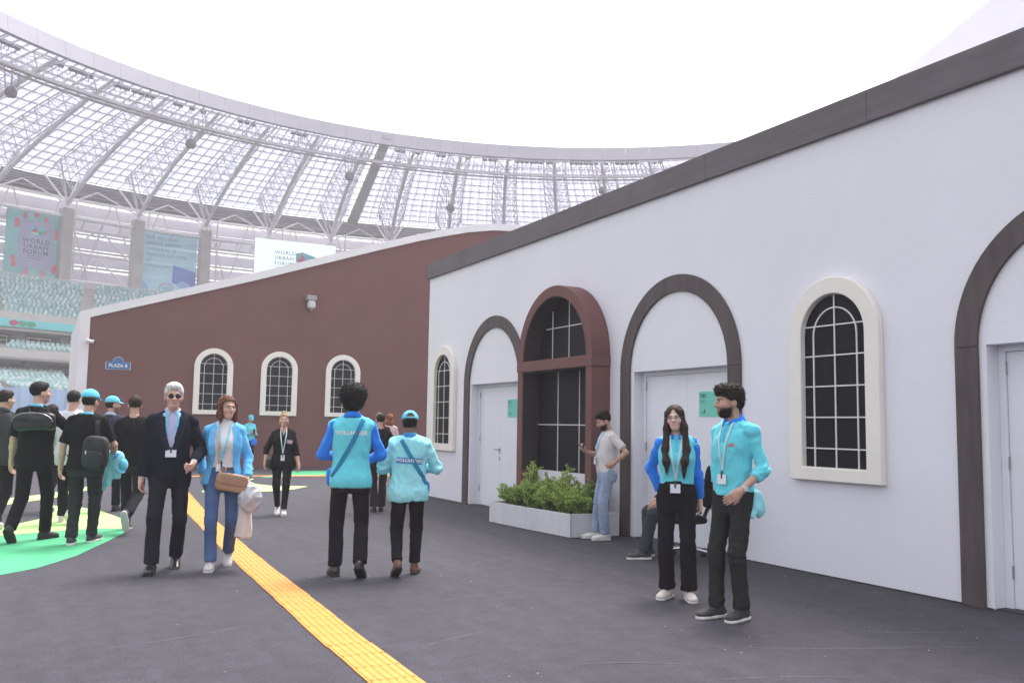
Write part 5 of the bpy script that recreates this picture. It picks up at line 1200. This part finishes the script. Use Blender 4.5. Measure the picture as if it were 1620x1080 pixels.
it = Item(p, 'cloth_coat', 'cream folded cloth hanging below the white plastic bag', 'cloth', hp+np.array([.02, -.02, -.50]))
F = Field(); F.cone(hp+np.array([.0, .0, -.12]), hp+np.array([.02, .0, -.52]), .045, .078, .03, cut1=True); it.put('cloth', F, cloth('cream_cloth', (.62, .55, .52)), .008, disp=lambda P, N: P+N*(ridg(P, 8, (7, 7, 1.2), 2)*.018)[:, None])
mb = MB(); pts_ = [Vector(p.B.wri[0]+p.B.handM[0][0]*.0+np.array([.031*math.cos(a), .031*math.sin(a), 0])) for a in [i*math.pi/6 for i in range(13)]]; mb.path(pts_, .005, 5); mb.build('bracelet', mat('gold', (.55, .38, .18), .3, metal=.8), p.root)
# --- 3 woman in black walking to the camera
p = Person((3.45, 14.50, 0), 194, 'woman in black outfit with white sneakers and pale lanyard walking alone mid plaza', fem=True, H=1.61, res=.0125, skin=(.62, .38, .31), drop=.015, footL=(-.05, .14, 0, -2, 0), footR=(.06, -.12, .03, 2, 20), handL=(-.27, .10, .86), handR=(.29, .0, .88), elbL=(-1, -.8, 0), elbR=(1, -.8, 0), heft=1.08, head=(0, 2, 0))
p.skin(brow='brown', lips=(.5, .15, .15)); p.shoes(SNW, SOLW); trs(p, BLKT, hem=.016, knee=.010, length=.93, waist=.90)
F = p.B.top(off=.018, hem=.80, sleeves=(1.45, 1.45), sr=(.018, .018), flare=.03, cuff=.006)
F.cut(lambda X, Y, Z: np.minimum(np.clip(Z/.92-1.34, 0, .3)*.42-np.abs(X)+0*Y, Y+0*Z)); p.put('blouse', F, BLK, disp=folds(p, .012, 4, False, True))
p.hair('bun', 'blonde'); p.lanyard('blouse', 1.02, mt=mat('lanyard_white', (.55, .70, .78), .6), card=(.06, .09), side=.05); p.patch('brooch', 'blouse', p.B.T((-.105, .2, 1.26)), (1, 0, .2), (-.2, 0, 1), (0, -1, 0), .085, .055, mat('brooch_print', (.55, .42, .42), .5, n=(25, .5)))
for sx in (-1, 1):
    mb = MB(); c_ = [Vector(p.B.h((sx*.080, .006+.016*math.cos(a), -.060+.020*math.sin(a)))) for a in [i*math.pi/5 for i in range(11)]]; mb.path(c_, .004, 5); mb.build('earring', mat('gold', (.55, .38, .18), .3, metal=.8), p.root)
it = Item(p, 'shoulder_bag', 'small dark bag at the side of the woman in black', 'bag', p.B.T((.25, .02, .84))); F = Field(); F.ell(p.B.T((.225, .02, .90)), (.05, .12, .075), None, .01, 4); it.put('bag_body', F, mat('dark_bag', (.02, .014, .016), .45), .011)
# --- 4 far volunteer with a phone by the brown wall
p = Person((5.75, 28.55, 0), 165, 'tiny far volunteer in cyan cap looking at a phone before the brown wall', fem=True, H=1.66, res=.018, skin=(.55, .33, .26), handL=(-.02, .24, 1.18), handR=(.05, .24, 1.16), elbL=(-.6, -.3, -1), elbR=(.6, -.3, -1), head=(10, 24, 0), footL=(-.05, .05, 0, 0, 0), footR=(.16, .22, 0, 10, 0))
p.skin(eyes=False, fres=.009, hres=.010); p.shoes(SNW, SOLW); trs(p, BLKT, hem=.04); tee(p, CY, sleeves=(1.9, 1.9), hem=.88); p.hair('undercap', 'black'); p.cap(CAPM)
it = Item(p, 'phone', 'phone held by the far volunteer at the brown wall', 'phone', (.02, .32, 1.12)); mb = MB(); mb.box((-.02, .318, 1.08), (.055, .326, 1.23)); it.mb('case', mb, INK)
it = Item(p, 'blue_pouch', 'small royal blue pouch on the hip of the far volunteer', 'bag', p.B.T((-.10, .12, .84))); F = Field(); F.ell(p.B.T((-.08, .15, .88)), (.09, .04, .10), None, .01, 4); it.put('bag_body', F, BLU, .016)
# --- 5 tall volunteer with afro hair, from behind
p = Person((2.68, 8.50, 0), 16, 'tall volunteer with round afro hair seen from behind, blue sleeves, walking away', H=1.80, res=.011, skin=(.10, .052, .035), drop=.015, footL=(-.115, .06, 0, -10, 0), footR=(.105, -.16, .055, 14, 30), handL=(-.13, .24, 1.09), handR=(.15, .22, 1.06), elbL=(-.75, -.7, -.5), elbR=(.75, -.7, -.5), heft=1.0, head=(0, -6, 0))
p.skin(eyes=True); p.shoes(LEA, SOLB); trs(p, BLKT, hem=.042, knee=.026, waist=.90, thigh=.012)
tee(p, CY, off=.020, hem=.83, arms=(False, False), flare=.014, amp=.006); p.put('sleeves', p.B.top(body=False, sleeves=(1.9, 1.9), sr=(.017, .018)), BLU, disp=folds(p, .012, 4, False, True))
p.collar(BLU, r=.066, h=.042, z=1.474); p.hair('afro', 'black')
p.stick_text('shirt', 'VOLUNTEER', p.B.T((-.005, -.2, 1.335)), (1, 0, 0), (0, 0, 1), (0, 1, 0), .053, LETW, .0020)
it = Item(p, 'crossbody_pouch', 'blue crossbody pouch strapped on the afro-haired volunteer', 'bag', p.B.T((-.19, .05, .86))); STB = cloth('teal_strap', (.03, .22, .40)); it.strap('shirt', [p.B.T((.100, -.2, 1.462)), p.B.T((.0, -.2, 1.24)), p.B.T((-.13, -.2, 1.0)), p.B.T((-.172, -.2, .93))], (0, 1, 0), .042, STB, off=.008, thick=.005)
F = Field(); F.ell(p.B.T((-.19, .10, .92)), (.035, .085, .085), None, .01, 3); it.put('bag_body', F, BLU, .010)
# --- 6 shorter volunteer in cap and jacket, from behind
p = Person((3.22, 8.36, 0), 20, 'shorter volunteer in pale cyan jacket and cap seen from behind', H=1.58, res=.011, skin=(.20, .11, .08), drop=.015, footL=(-.10, -.16, .055, -12, 28), footR=(.09, .10, 0, 10, 0), handL=(-.11, .24, 1.12), handR=(.13, .22, 1.12), elbL=(-.85, -.6, -.35), elbR=(.85, -.6, -.3), heft=1.02, head=(0, 8, 0))
p.skin(eyes=False); p.shoes(mat('brown_boot', (.13, .055, .035), .6, n=(20, .2)), SOLB, high=.03); trs(p, BLKT, hem=.030, knee=.022, thigh=.012, length=.92)
tee(p, CYL, name='jacket', off=.028, hem=.80, sleeves=(1.95, 1.95), sr=(.024, .026), flare=.022, amp=.009)
F = Field(); F.cone(p.B.neck0+np.array([0, -.004, .0]), p.B.neck0+np.array([0, -.004, .085]), .072, .064, .02, cut1=True); p.put('collar', F, cloth('blue_collar', (.05, .25, .55)))
p.hair('undercap', 'black'); p.cap(CAPM, back_open=True, pitch=0)
p.patch('name_panel', 'jacket', p.B.T((.0, -.2, 1.235)), (1, 0, -.06), (.06, 0, 1), (0, 1, 0), .245, .056, cloth('panel_blue', (.05, .22, .55)), off=.006)
p.stick_text('jacket', 'VOLUNTEER', p.B.T((.0, -.2, 1.235)), (1, 0, -.06), (.06, 0, 1), (0, 1, 0), .044, LETW, .0016, off=.011)
sk = mat('print_pale_cyan', (.42, .72, .76), .7); T_ = p.B.T
for pts_ in ([(-.15, .84), (-.15, .93), (-.10, .97), (-.05, .93), (-.05, .84)], [(-.15, .93), (.16, .93)], [(.02, .84), (.02, 1.06), (.06, 1.10), (.10, 1.06), (.10, .84)], [(.04, .86), (.04, 1.03)], [(.08, .86), (.08, 1.03)], [(-.16, .89), (-.02, .89), (.16, .88)], [(-.12, .84), (-.12, .91), (-.08, .91), (-.08, .84)], [(.12, .84), (.13, .98), (.16, .84)], [(.02, .98), (.10, .98)]):
    p.drape('jacket_print', 'jacket', [T_((x_, -.2, z_)) for x_, z_ in pts_], (0, 1, 0), .006, sk, off=.0035, sub=4, thick=.001)
it = Item(p, 'crossbody_pouch', 'blue crossbody pouch strapped on the shorter capped volunteer', 'bag', p.B.T((.19, .06, .86))); it.strap('jacket', [p.B.T((-.090, -.2, 1.455)), p.B.T((.02, -.2, 1.27)), p.B.T((.15, -.2, 1.06)), p.B.T((.19, -.2, .98))], (0, 1, 0), .040, cloth('teal_strap', (.03, .22, .40)), off=.009, thick=.005)
F = Field(); F.ell(p.B.T((.195, .10, .93)), (.035, .08, .07), None, .01, 3); it.put('bag_body', F, BLU, .010)
# --- 7 people farther back between the volunteers
p = Person((5.06, 14.5, 0), 12, 'person in black top and flared charcoal trousers walking away between the two volunteers', fem=True, H=1.62, res=.014, skin=(.55, .33, .26), footL=(-.07, .04, 0, 0, 0), footR=(.07, .12, 0, 4, 0), handR=(.10, .25, 1.25), elbR=(1, -.3, -.5), handL=(-.22, .12, .95))
p.skin(eyes=False, fres=.008, hres=.008); p.shoes(LEA, SOLB); trs(p, cloth('charcoal_flare', (.022, .019, .021)), knee=.022, hem=.060, waist=.97); tee(p, BLK, hem=.92, sleeves=(1.4, 1.4)); p.hair('short', 'dark')
p = Person((7.42, 20.6, 0), 14, 'red-haired person walking far behind, head just left of the cyan cap', fem=True, H=1.68, res=.018, skin=(.60, .38, .31), footL=(-.07, .10, 0, 0, 0), footR=(.07, -.1, .02, 0, 20))
p.skin(eyes=False, fres=.010, hres=.010); p.shoes(mat('orange_sneaker', (.55, .30, .20), .6), SOLW); trs(p, cloth('navy_leggings', (.02, .025, .06)), hem=.015, length=.90); tee(p, cloth('pale_pink_top', (.55, .40, .42)), hem=.85, sleeves=(.6, .6)); p.hair('wavy', 'red')
p = Person((6.05, 17.4, 0), 16, 'fair-haired person in dark coat far between the volunteers', H=1.66, res=.018, skin=(.60, .38, .31), footL=(-.07, .08, 0, 0, 0), footR=(.07, -.08, .02, 0, 16))
p.skin(eyes=False, fres=.010, hres=.010); p.shoes(LEA, SOLB); trs(p, BLKT, hem=.03); tee(p, BLK, name='coat', hem=.80, off=.02, sleeves=(1.9, 1.9)); p.hair('short', 'blonde')
# --- 8 bearded man with phone leaning by the niche
p = Person((6.64, 10.05, 0), 284, 'bearded man in white shirt and light jeans looking at his phone by the niche', H=1.66, res=.011, skin=(.46, .27, .20), lean=-2, footL=(-.10, .06, 0, -6, 0), footR=(.09, .13, 0, 8, 0), kneeL=(-.1, 1, 0), handR=(.10, .27, 1.19), elbR=(.8, -.4, -1), hdirR=(-.2, .9, .5), palmR=(0, -.5, 1), curlR=45, handL=(-.205, -.01, 1.03), elbL=(-.8, -1, .1), hdirL=(.5, .75, -.35), palmL=(.6, -.6, .2), curlL=25, head=(0, 24, 0), belly=.03)
p.skin(brow='black', stubble=.75); p.shoes(SNW, SOLW); JL = wrinkle(mat('light_denim', (.27, .33, .46), .85, n=(4, .22), n2=(90, .12), bump=(300, .3, .002), spec=.15), 7, .45); trs(p, JL, waist=.955, knee=.030, hem=.042, thigh=.018, amp=.009)
tee(p, cloth('offwhite_tee', (.60, .56, .57)), off=.018, hem=.90, sleeves=(.72, .72), sr=(.022, .024), amp=.005); p.hair('quiff', 'black'); p.beard('black')
p.lanyard('shirt', 1.10, side=.058, card=(.07, .10))
h_ = p.B.wri[1]+p.B.handM[1][0]*.085+p.B.handM[1][1]*.018; it = Item(p, 'phone', 'black phone in the hand of the bearded man by the niche', 'phone', h_); mb = MB(); mb.hexa([Vector(h_)+Vector(p.B.handM[1][0])*a+Vector(p.B.handM[1][2])*b+Vector(p.B.handM[1][1])*c_ for c_ in (0, .008) for a, b in ((-.05, -.036), (.10, -.036), (.10, .036), (-.05, .036))]); it.mb('case', mb, INK, bevel=.002)
# --- 9 young woman with long hair and glasses
p = Person((4.94, 6.38, 0), 224, 'smiling young woman with long dark hair and glasses in cyan polo, hands behind her', fem=True, H=1.65, res=.010, skin=(.68, .45, .38), footL=(-.115, .05, 0, -18, 0), footR=(.085, .0, 0, 16, 0), handL=(-.20, -.13, .86), handR=(.17, -.15, .93), elbL=(-.9, -.4, 0), elbR=(1, -.6, 0), head=(4, 3, 5), twist=2)
p.skin(brow='brown', lips=(.58, .20, .20)); p.shoes(mat('cream_shoe', (.60, .54, .50), .5), SOLW); trs(p, cloth('wide_black', (.014, .012, .017)), waist=1.06, knee=.034, hem=.058, length=.985, thigh=.014, amp=.006)
tee(p, CY, off=.016, hem=1.035, arms=(False, False), flare=.005, amp=.005); p.put('sleeves', p.B.top(body=False, sleeves=(1.9, 1.9), sr=(.018, .020)), BLU, disp=folds(p, .012, 4, False, True))
p.collar(BLU, r=.062, h=.034, z=1.472); p.hair('long', 'brown', res=.006); p.glasses(False); p.lanyard('shirt', 1.03, mt=mat('lanyard_pale', (.45, .66, .72), .6), side=.055, card=(.085, .075))
p.drape('placket', 'shirt', [p.B.T((0, .2, 1.462)), p.B.T((0, .2, 1.33))], p.B.M@np.array([0, -1, 0]), .030, cloth('cyan_placket', (.09, .48, .62)), off=.004)
# --- 10 tall bearded volunteer in profile
p = Person((4.86, 5.56, 0), 262, 'tall bearded young man with curly hair in cyan polo, looking at the young woman', H=1.79, res=.010, skin=(.47, .29, .22), footL=(-.09, .02, 0, -8, 0), footR=(.085, .10, 0, 6, 0), handL=(-.195, .14, .97), elbL=(-.45, -1, .0), hdirL=(.25, .8, -.55), palmL=(.9, -.2, -.2), curlL=25, handR=(.175, .00, .86), elbR=(.4, -1, 0), head=(26, 6, 0), heft=.92)
p.skin(brow='black', stubble=.8, lips=(.42, .20, .18)); p.shoes(SNB, SOLW); trs(p, cloth('dark_grey_chino', (.028, .027, .029)), waist=.945, knee=.020, hem=.034, length=1.0, amp=.009)
tee(p, CY, off=.018, hem=.92, sleeves=(1.42, 1.42), sr=(.014, .016), cuff=.004, amp=.007); p.collar(BLU, r=.064, h=.042, z=1.474); p.hair('curly', 'dark', res=.0065); p.beard('black', .95)
p.patch('chest_emblem', 'shirt', p.B.T((-.085, .2, 1.30)), (1, 0, 0), (0, 0, 1), (0, -1, 0), .045, .028, mat('emblem_print', (.40, .22, .20), .6, n=(60, .6))); p.lanyard('shirt', 1.07, mt=mat('lanyard_pale', (.45, .66, .72), .6), side=.055, card=(.085, .075))
mb = MB(); a_ = Vector(p.B.wri[0]); d_ = Vector(p.B.wri[0]-p.B.elb[0]).normalized(); mb.tube(a_-d_*.035, a_-d_*.012, .031, 14); wt = mb.build('watch', STEEL, p.root); n_ = Vector((-.9, -.3, .3)).normalized(); n_ = (n_-d_*n_.dot(d_)).normalized(); mb = MB(); mb.tube(a_-d_*.0235+n_*.028, a_-d_*.0235+n_*.038, .019, 16); mb.build('dial', mat('watch_face', (.55, .57, .60), .2), wt)
it = Item(p, 'bunched_jacket', 'cyan jacket bunched behind the hip of the tall bearded man', 'jacket', p.B.T((-.17, -.10, .74))); F = Field(); F.ell(p.B.T((-.16, -.085, .86)), (.045, .060, .11), rotm(0, 12, 0), .02, 2.3); F.cone(p.B.T((-.16, -.06, .84)), p.B.T((-.17, -.02, .77)), .04, .022, .02); it.put('cloth', F, CYL, .007, disp=lambda P, N: P+N*(ridg(P, 31, (6, 6, 4), 2)*.011)[:, None])
p.drape('placket', 'shirt', [p.B.T((0, .2, 1.462)), p.B.T((0, .2, 1.33))], p.B.M@np.array([0, -1, 0]), .030, cloth('cyan_placket', (.09, .48, .62)), off=.004)
# --- 11 seated man, mostly hidden, on an office chair
p = Person((6.56, 8.27, 0), 296, 'seated man in dark jeans mostly hidden behind the young woman', H=1.76, res=.012, skin=(.50, .30, .23), seat=(0, 0, .575), footL=(-.13, .52, 0, -8, 0), footR=(.12, .44, 0, 10, 0), handL=(-.15, .36, .62), handR=(.14, .34, .62), elbL=(-1, -.6, 0), elbR=(1, -.6, 0), lean=6, curlL=20)
p.skin(brow='black', stubble=.4); p.shoes(SNB, SOLW, sole_h=.028); trs(p, wrinkle(mat('dark_denim', (.035, .040, .052), .85, n=(4, .25), bump=(300, .3, .002), spec=.15)), knee=.030, hem=.035, thigh=.02, amp=.008); tee(p, BLK, hem=.90, sleeves=(1.9, 1.9)); p.hair('short', 'black')
ch = empty('office_chair', (6.56, 8.27, 0), -rad(296)); tag(ch, 'black office chair with chrome castor base behind the young woman', 'chair'); CHR = mat('chrome', (.55, .55, .58), .15, metal=1.0)
F = Field(); F.ell((0, .04, .435), (.235, .235, .045), None, .02, 4); P_, Fc_ = F.mesh(.014); obj('seat', mesh_np('seat', P_, Fc_, BLK), ch)
F = Field(); F.ell((0, -.25, .80), (.21, .035, .24), rotm(0, -8, 0), .02, 4); P_, Fc_ = F.mesh(.014); obj('backrest', mesh_np('backrest', P_, Fc_, BLK), ch)
mb = MB(); mb.tube((0, -.16, .40), (0, -.27, .66), .022, 8); mb.build('back_bracket', SOLB, ch); mb = MB(); mb.tube((0, .02, .10), (0, .02, .40), .027, 12); mb.build('gas_column', CHR, ch)
for i in range(5):
    a = i*2*math.pi/5+.3; e = Vector((.29*math.cos(a), .02+.29*math.sin(a), .085)); mb = MB(); mb.tube((0, .02, .125), e, .022, 8, .014); lg = mb.build('base_leg', CHR, ch); mb = MB(); t_ = Vector((-math.sin(a), math.cos(a), 0)); c_ = e+Vector((0, 0, -.055)); mb.tube(c_-t_*.022, c_+t_*.022, .028, 14); mb.build('castor', SOLB, lg)
it = Item(p, 'cyan_jacket', 'cyan jacket hung over the back of the office chair', 'jacket', (.02, -.30, .45)); F = Field(); F.ell((0, -.285, .78), (.20, .055, .24), rotm(0, -8, 0), .02, 3); it.put('cloth', F, CYL, .012, disp=lambda P, N: P+N*(wav(P, 4, (8, 8, 3), 2)*.016)[:, None])
# --- 12 the group walking off at the left
p = Person((-.03, 12.30, 0), 22, 'tall young man in black with a black holdall across his upper back', H=1.90, res=.0115, skin=(.58, .35, .27), drop=.02, footR=(.09, .16, 0, 22, 0), footL=(-.10, -.26, .075, -4, 40), handL=(-.27, .06, .86), handR=(.20, .20, 1.32), elbR=(1, -.3, -.9), head=(42, -2, 0), heft=1.06)
p.skin(brow='black'); p.shoes(mat('matt_black_shoe', (.016, .015, .017), .7), SOLB); trs(p, BLKT, knee=.026, hem=.040, thigh=.014); tee(p, BLK, off=.022, hem=.84, sleeves=(.85, .85), sr=(.022, .026)); p.hair('short', 'black'); p.glasses(False); p.collar(CAPM, r=.062, h=.016, z=1.478, front_gap=False, name='lanyard')
it = Item(p, 'holdall', 'black leather holdall slung across the back of the tall man in black', 'bag', p.B.T((.04, -.22, 1.22))); M_ = rotm(0, 0, -2); F = Field(); F.ell(p.B.T((.06, -.205, 1.315)), (.225, .075, .108), M_, .01, 5); it.put('bag_body', F, LEA, .010, noise=(.004, 5)); mb = MB()
for sx in (-.10, .10): mb.path([Vector(p.B.T((.06+sx-.05, -.22, 1.42))), Vector(p.B.T((.06+sx-.03, -.21, 1.465))), Vector(p.B.T((.06+sx+.03, -.21, 1.465))), Vector(p.B.T((.06+sx+.05, -.22, 1.42)))], .008, 6)
it.mb('handles', mb, LEA); mb = MB(); mb.path([Vector(p.B.T((.06+.215*math.cos(a), -.285, 1.315+.10*math.sin(a)))) for a in [i*math.pi/10 for i in range(11)]], .004, 5); it.mb('zip', mb, STEEL)
it.strap('shirt', [p.B.T((-.10, -.2, 1.42)), p.B.T((-.13, -.2, 1.36)), p.B.T((-.16, -.2, 1.28))], (0, 1, 0), .035, LEA, off=.008)
mb = MB(); a_ = Vector(p.B.wri[0]); d_ = Vector(p.B.wri[0]-p.B.elb[0]).normalized(); mb.tube(a_-d_*.03, a_-d_*.012, .031, 12); mb.build('watch', STEEL, p.root)
p = Person((-.42, 13.35, 0), 20, 'man in charcoal jacket at the left edge of the frame, behind the holdall man', H=1.80, res=.0125, skin=(.56, .34, .26), head=(28, 0, 0), **stride(.45, 'L'))
p.skin(brow='black'); p.shoes(SNW, SOLW); trs(p, BLKT, hem=.035); tee(p, cloth('charcoal_jacket', (.050, .048, .054)), name='jacket', off=.026, hem=.82, sleeves=(1.9, 1.9), sr=(.024, .026), amp=.007); p.collar(cloth('charcoal_jacket', (.05, .048, .054)), r=.068, h=.045, z=1.474); p.hair('short', 'dark')
# capped man with backpack
p = Person((.50, 11.78, 0), 16, 'man in black tee and cyan cap with a black backpack on one shoulder', H=1.80, res=.011, skin=(.54, .33, .25), drop=.02, footR=(.07, .18, 0, 16, -4), footL=(-.09, -.06, 0, -8, 0), handL=(-.27, .04, .86), handR=(.24, .24, .98), elbR=(.8, -1, -.2), head=(16, 4, 0), heft=1.06)
p.skin(brow='black'); p.shoes(SNB, SOLW, sole_h=.032); trs(p, cloth('washed_black', (.030, .032, .036)), hem=.034, knee=.024, thigh=.014, amp=.009); tee(p, BLK, off=.022, hem=.86, sleeves=(.85, .85), sr=(.022, .026)); p.hair('undercap', 'black'); p.cap(CAPM, yaw=-10); p.collar(CAPM, r=.062, h=.014, z=1.478, front_gap=False, name='lanyard')
it = Item(p, 'backpack', 'black backpack hanging from the right shoulder of the capped man', 'backpack', p.B.T((.14, -.20, .84))); M_ = rotm(-14, -4, 5); F = Field(); F.ell(p.B.T((.145, -.185, 1.05)), (.145, .075, .20), M_, .01, 3.6); it.put('bag_body', F, mat('backpack_fabric', (.018, .017, .020), .75, n=(12, .2), bump=(200, .3, .002)), .010, noise=(.006, 5)); F = Field(); F.ell(p.B.T((.15, -.265, .98)), (.10, .03, .095), M_, .01, 4); it.put('pocket', F, mat('backpack_fabric', (.018, .017, .020), .75), .009, noise=(.003, 6))
mb = MB(); c_ = Vector(p.B.T((.06, -.27, 1.06))); mb.box(c_+Vector((-.006, -.004, -.02)), c_+Vector((.006, .004, .02))); it.mb('zip_pull', mb, BARM); it.strap('shirt', [p.B.T((.13, -.2, 1.42)), p.B.T((.135, -.2, 1.33)), p.B.T((.14, -.2, 1.22))], (0, 1, 0), .05, mat('backpack_fabric', (.018, .017, .020), .75), off=.012, thick=.008)
p.drape('wristband', 'body', [p.B.wri[0]+np.array([-.03, 0, .01]), p.B.wri[0]+np.array([.03, 0, .01])], (0, 1, 0), .02, mat('wristband_cyan', (.2, .6, .65), .5), off=.002, sub=4)
hp = p.B.wri[1]
it = Item(p, 'carried_jacket', 'pale cyan volunteer jacket draped over the forearm of the capped man', 'jacket', hp+np.array([.02, -.02, -.40])); F = Field(); F.ell(hp+np.array([.03, -.02, .0]), (.10, .06, .075), rotm(0, 0, 20), .03, 2.4)
for (a0, b0, r0, r1) in (((.05, -.03, -.02), (.06, -.04, -.26), .060, .045), ((.0, -.03, -.02), (-.04, -.04, -.34), .050, .040), ((-.03, .0, -.05), (-.09, -.02, -.40), .035, .028), ((.08, .0, -.02), (.11, .0, -.20), .045, .035)): F.cone(hp+np.array(a0), hp+np.array(b0), r0, r1, .025, cut1=True)
it.put('cloth', F, CYL, .0075, disp=lambda P, N: P+N*(ridg(P, 14, (5, 5, 2.5), 2)*.009)[:, None])
me = frame_mesh(text_mesh('lettering', 'TEER', .045, BLU, .001), hp+np.array([.05, -.2, .0])-it.at, (.55, 0, .83), (-.83, 0, .55))
for vt in me.vertices:
    h2 = it.bv.ray_cast(vt.co+Vector(it.at)-Vector((0, 1, 0)), Vector((0, 1, 0)))
    if h2[0] is not None: vt.co = h2[0]-Vector(it.at)-Vector((0, .004, 0))
obj('lettering', me, it.root)
it = Item(p, 'peaked_hat', 'cyan cap hanging from the hand of the man with the backpack', 'hat', hp+np.array([.14, .0, -.22])); F = Field(); F.ell(hp+np.array([.125, -.03, -.10]), (.055, .075, .08), None, .02); F.ell(hp+np.array([.10, -.06, -.16]), (.06, .07, .012), rotm(10, -20, 20), .01); it.put('crown', F, CAPM, .008, noise=(.003, 9))
# white-shirted man
p = Person((.40, 14.15, 0), 14, 'man in white long shirt seen from behind beyond the capped backpack man', H=1.86, res=.0125, skin=(.54, .33, .25), drop=.02, handL=(-.25, .10, .90), handR=(.27, .0, .88), head=(6, 0, 0), **stride(.30, 'L'))
p.skin(brow='black'); p.shoes(mat('cream_shoe', (.60, .54, .50), .5), SOLW); trs(p, BLKT, hem=.040, knee=.024); tee(p, cloth('white_shirt', (.62, .62, .68)), off=.026, hem=.78, sleeves=(1.5, 1.5), sr=(.026, .028), amp=.008); p.hair('short', 'black')
# second capped man
p = Person((1.00, 15.75, 0), 26, 'farther man in navy shirt and cyan cap facing right', H=1.80, res=.013, skin=(.50, .30, .23), head=(48, 0, 0), handL=(-.24, .12, .92), **stride(.30, 'R'))
p.skin(brow='black', stubble=.6); p.shoes(SNB, SOLB); trs(p, BLKT, hem=.04); tee(p, cloth('navy_polo', (.030, .032, .060)), off=.020, hem=.86, sleeves=(.9, .9), sr=(.02, .024)); p.hair('undercap', 'black'); p.cap(CAPM); p.collar(SHB, r=.064, h=.03, z=1.474)
# man in black with raised heel
p = Person((1.10, 12.90, 0), 20, 'man in black tee walking away with his rear heel raised, beside the suited man', H=1.79, res=.0115, skin=(.54, .33, .25), drop=.03, footL=(-.09, .22, 0, -2, 0), footR=(.08, -.40, .17, 6, 66), handL=(-.23, .20, .95), handR=(.24, -.02, .88), head=(-22, 0, 0), heft=1.03)
p.skin(brow='brown', stubble=.6); p.shoes(mat('green_black_sneaker', (.03, .05, .045), .6, n=(12, .6)), SOLW); trs(p, cloth('washed_black2', (.024, .024, .029)), hem=.036, knee=.022, amp=.008); tee(p, BLK, off=.020, hem=.86, sleeves=(.9, .9), sr=(.02, .024)); p.hair('short', 'brown')
# partly hidden woman with tan bag
p = Person((.16, 15.9, 0), 18, 'partly hidden person in olive top between the holdall man and the white shirt', fem=True, H=1.66, res=.0135, skin=(.56, .35, .27), handL=(-.22, .1, .95), handR=(.23, .02, .90), **stride(.5, 'L'))
p.skin(eyes=False); p.shoes(mat('brown_shoe', (.12, .07, .05), .6), SOLW); trs(p, BLKT, hem=.03); tee(p, cloth('olive_top', (.32, .34, .14)), off=.02, hem=.84, sleeves=(.9, .9)); p.hair('wavy', 'dark')
it = Item(p, 'tan_handbag', 'tan handbag at the hip of the person in the olive top', 'bag', p.B.T((.12, -.17, .84))); F = Field(); F.ell(p.B.T((.10, -.17, .95)), (.14, .05, .12), None, .01, 5); it.put('bag_body', F, TAN, .010, noise=(.003, 6)); it.strap('shirt', [p.B.T((-.08, -.2, 1.44)), p.B.T((.0, -.2, 1.2)), p.B.T((.06, -.2, 1.03))], (0, 1, 0), .02, TAN, off=.008)
# ------------------------------------------------------------------ small litter on the asphalt near the wall
V = []; Fc = []; rl = random.Random(3)
for i in range(55):
    x_ = rl.uniform(3.5, 7.0) if i > 12 else rl.uniform(0, 4); y_ = rl.uniform(3.2, 8.5) if i > 12 else rl.uniform(4.5, 9); 
    if x_ > 6.95: continue
    a = rl.uniform(0, 6.28); s_ = rl.uniform(.003, .009); q = [(x_+s_*math.cos(a+t)*(1 if j % 2 else .5), y_+s_*math.sin(a+t), .003+.004*(j % 2)) for j, t in enumerate((0, 1.57, 3.14, 4.71))]; k_ = len(V); V += q; Fc.append((k_, k_+1, k_+2, k_+3))
o = obj('litter', mesh_np('litter', V, Fc, mat('paper_white', (.45, .43, .42), .8), False)); tag(o, 'tiny white paper scraps scattered on the asphalt near the white wall', 'litter', kind='stuff')

# faint scuffs dragged across the asphalt
V = []; Fc = []
for (x0, y0, x1, y1, b_) in ((2.9, 4.9, 3.7, 4.55, .05), (3.4, 4.3, 4.5, 3.9, .04), (3.9, 5.0, 5.6, 4.2, -.06), (4.6, 4.6, 6.2, 3.9, .05), (2.2, 5.6, 2.9, 5.9, .03), (5.4, 5.6, 6.6, 5.0, .04), (0.4, 6.4, 1.5, 6.8, -.05), (2.8, 7.0, 4.2, 7.2, .06), (5.2, 4.9, 6.3, 4.4, -.03)):
    n_ = 14; dx, dy = x1-x0, y1-y0; L_ = math.hypot(dx, dy); nx_, ny_ = -dy/L_, dx/L_; k_ = len(V)
    for i in range(n_+1):
        t = i/n_; o_ = b_*math.sin(t*3.14)+rl.uniform(-.004, .004); w_ = .0035*math.sin(t*3.14)+.0006; cx_, cy_ = x0+dx*t+nx_*o_, y0+dy*t+ny_*o_; V += [(cx_-nx_*w_, cy_-ny_*w_, .0035), (cx_+nx_*w_, cy_+ny_*w_, .0035)]
    for i in range(n_):
        if rl.random() < .8: Fc.append((k_+2*i, k_+2*i+2, k_+2*i+3, k_+2*i+1))
o = obj('scuff_marks', mesh_np('scuff_marks', V, Fc, mat('scuff_grey', (.12, .11, .12), .9, n=(30, .4)), False)); tag(o, 'faint pale scuff lines scratched across the asphalt', 'scuff', kind='stuff')
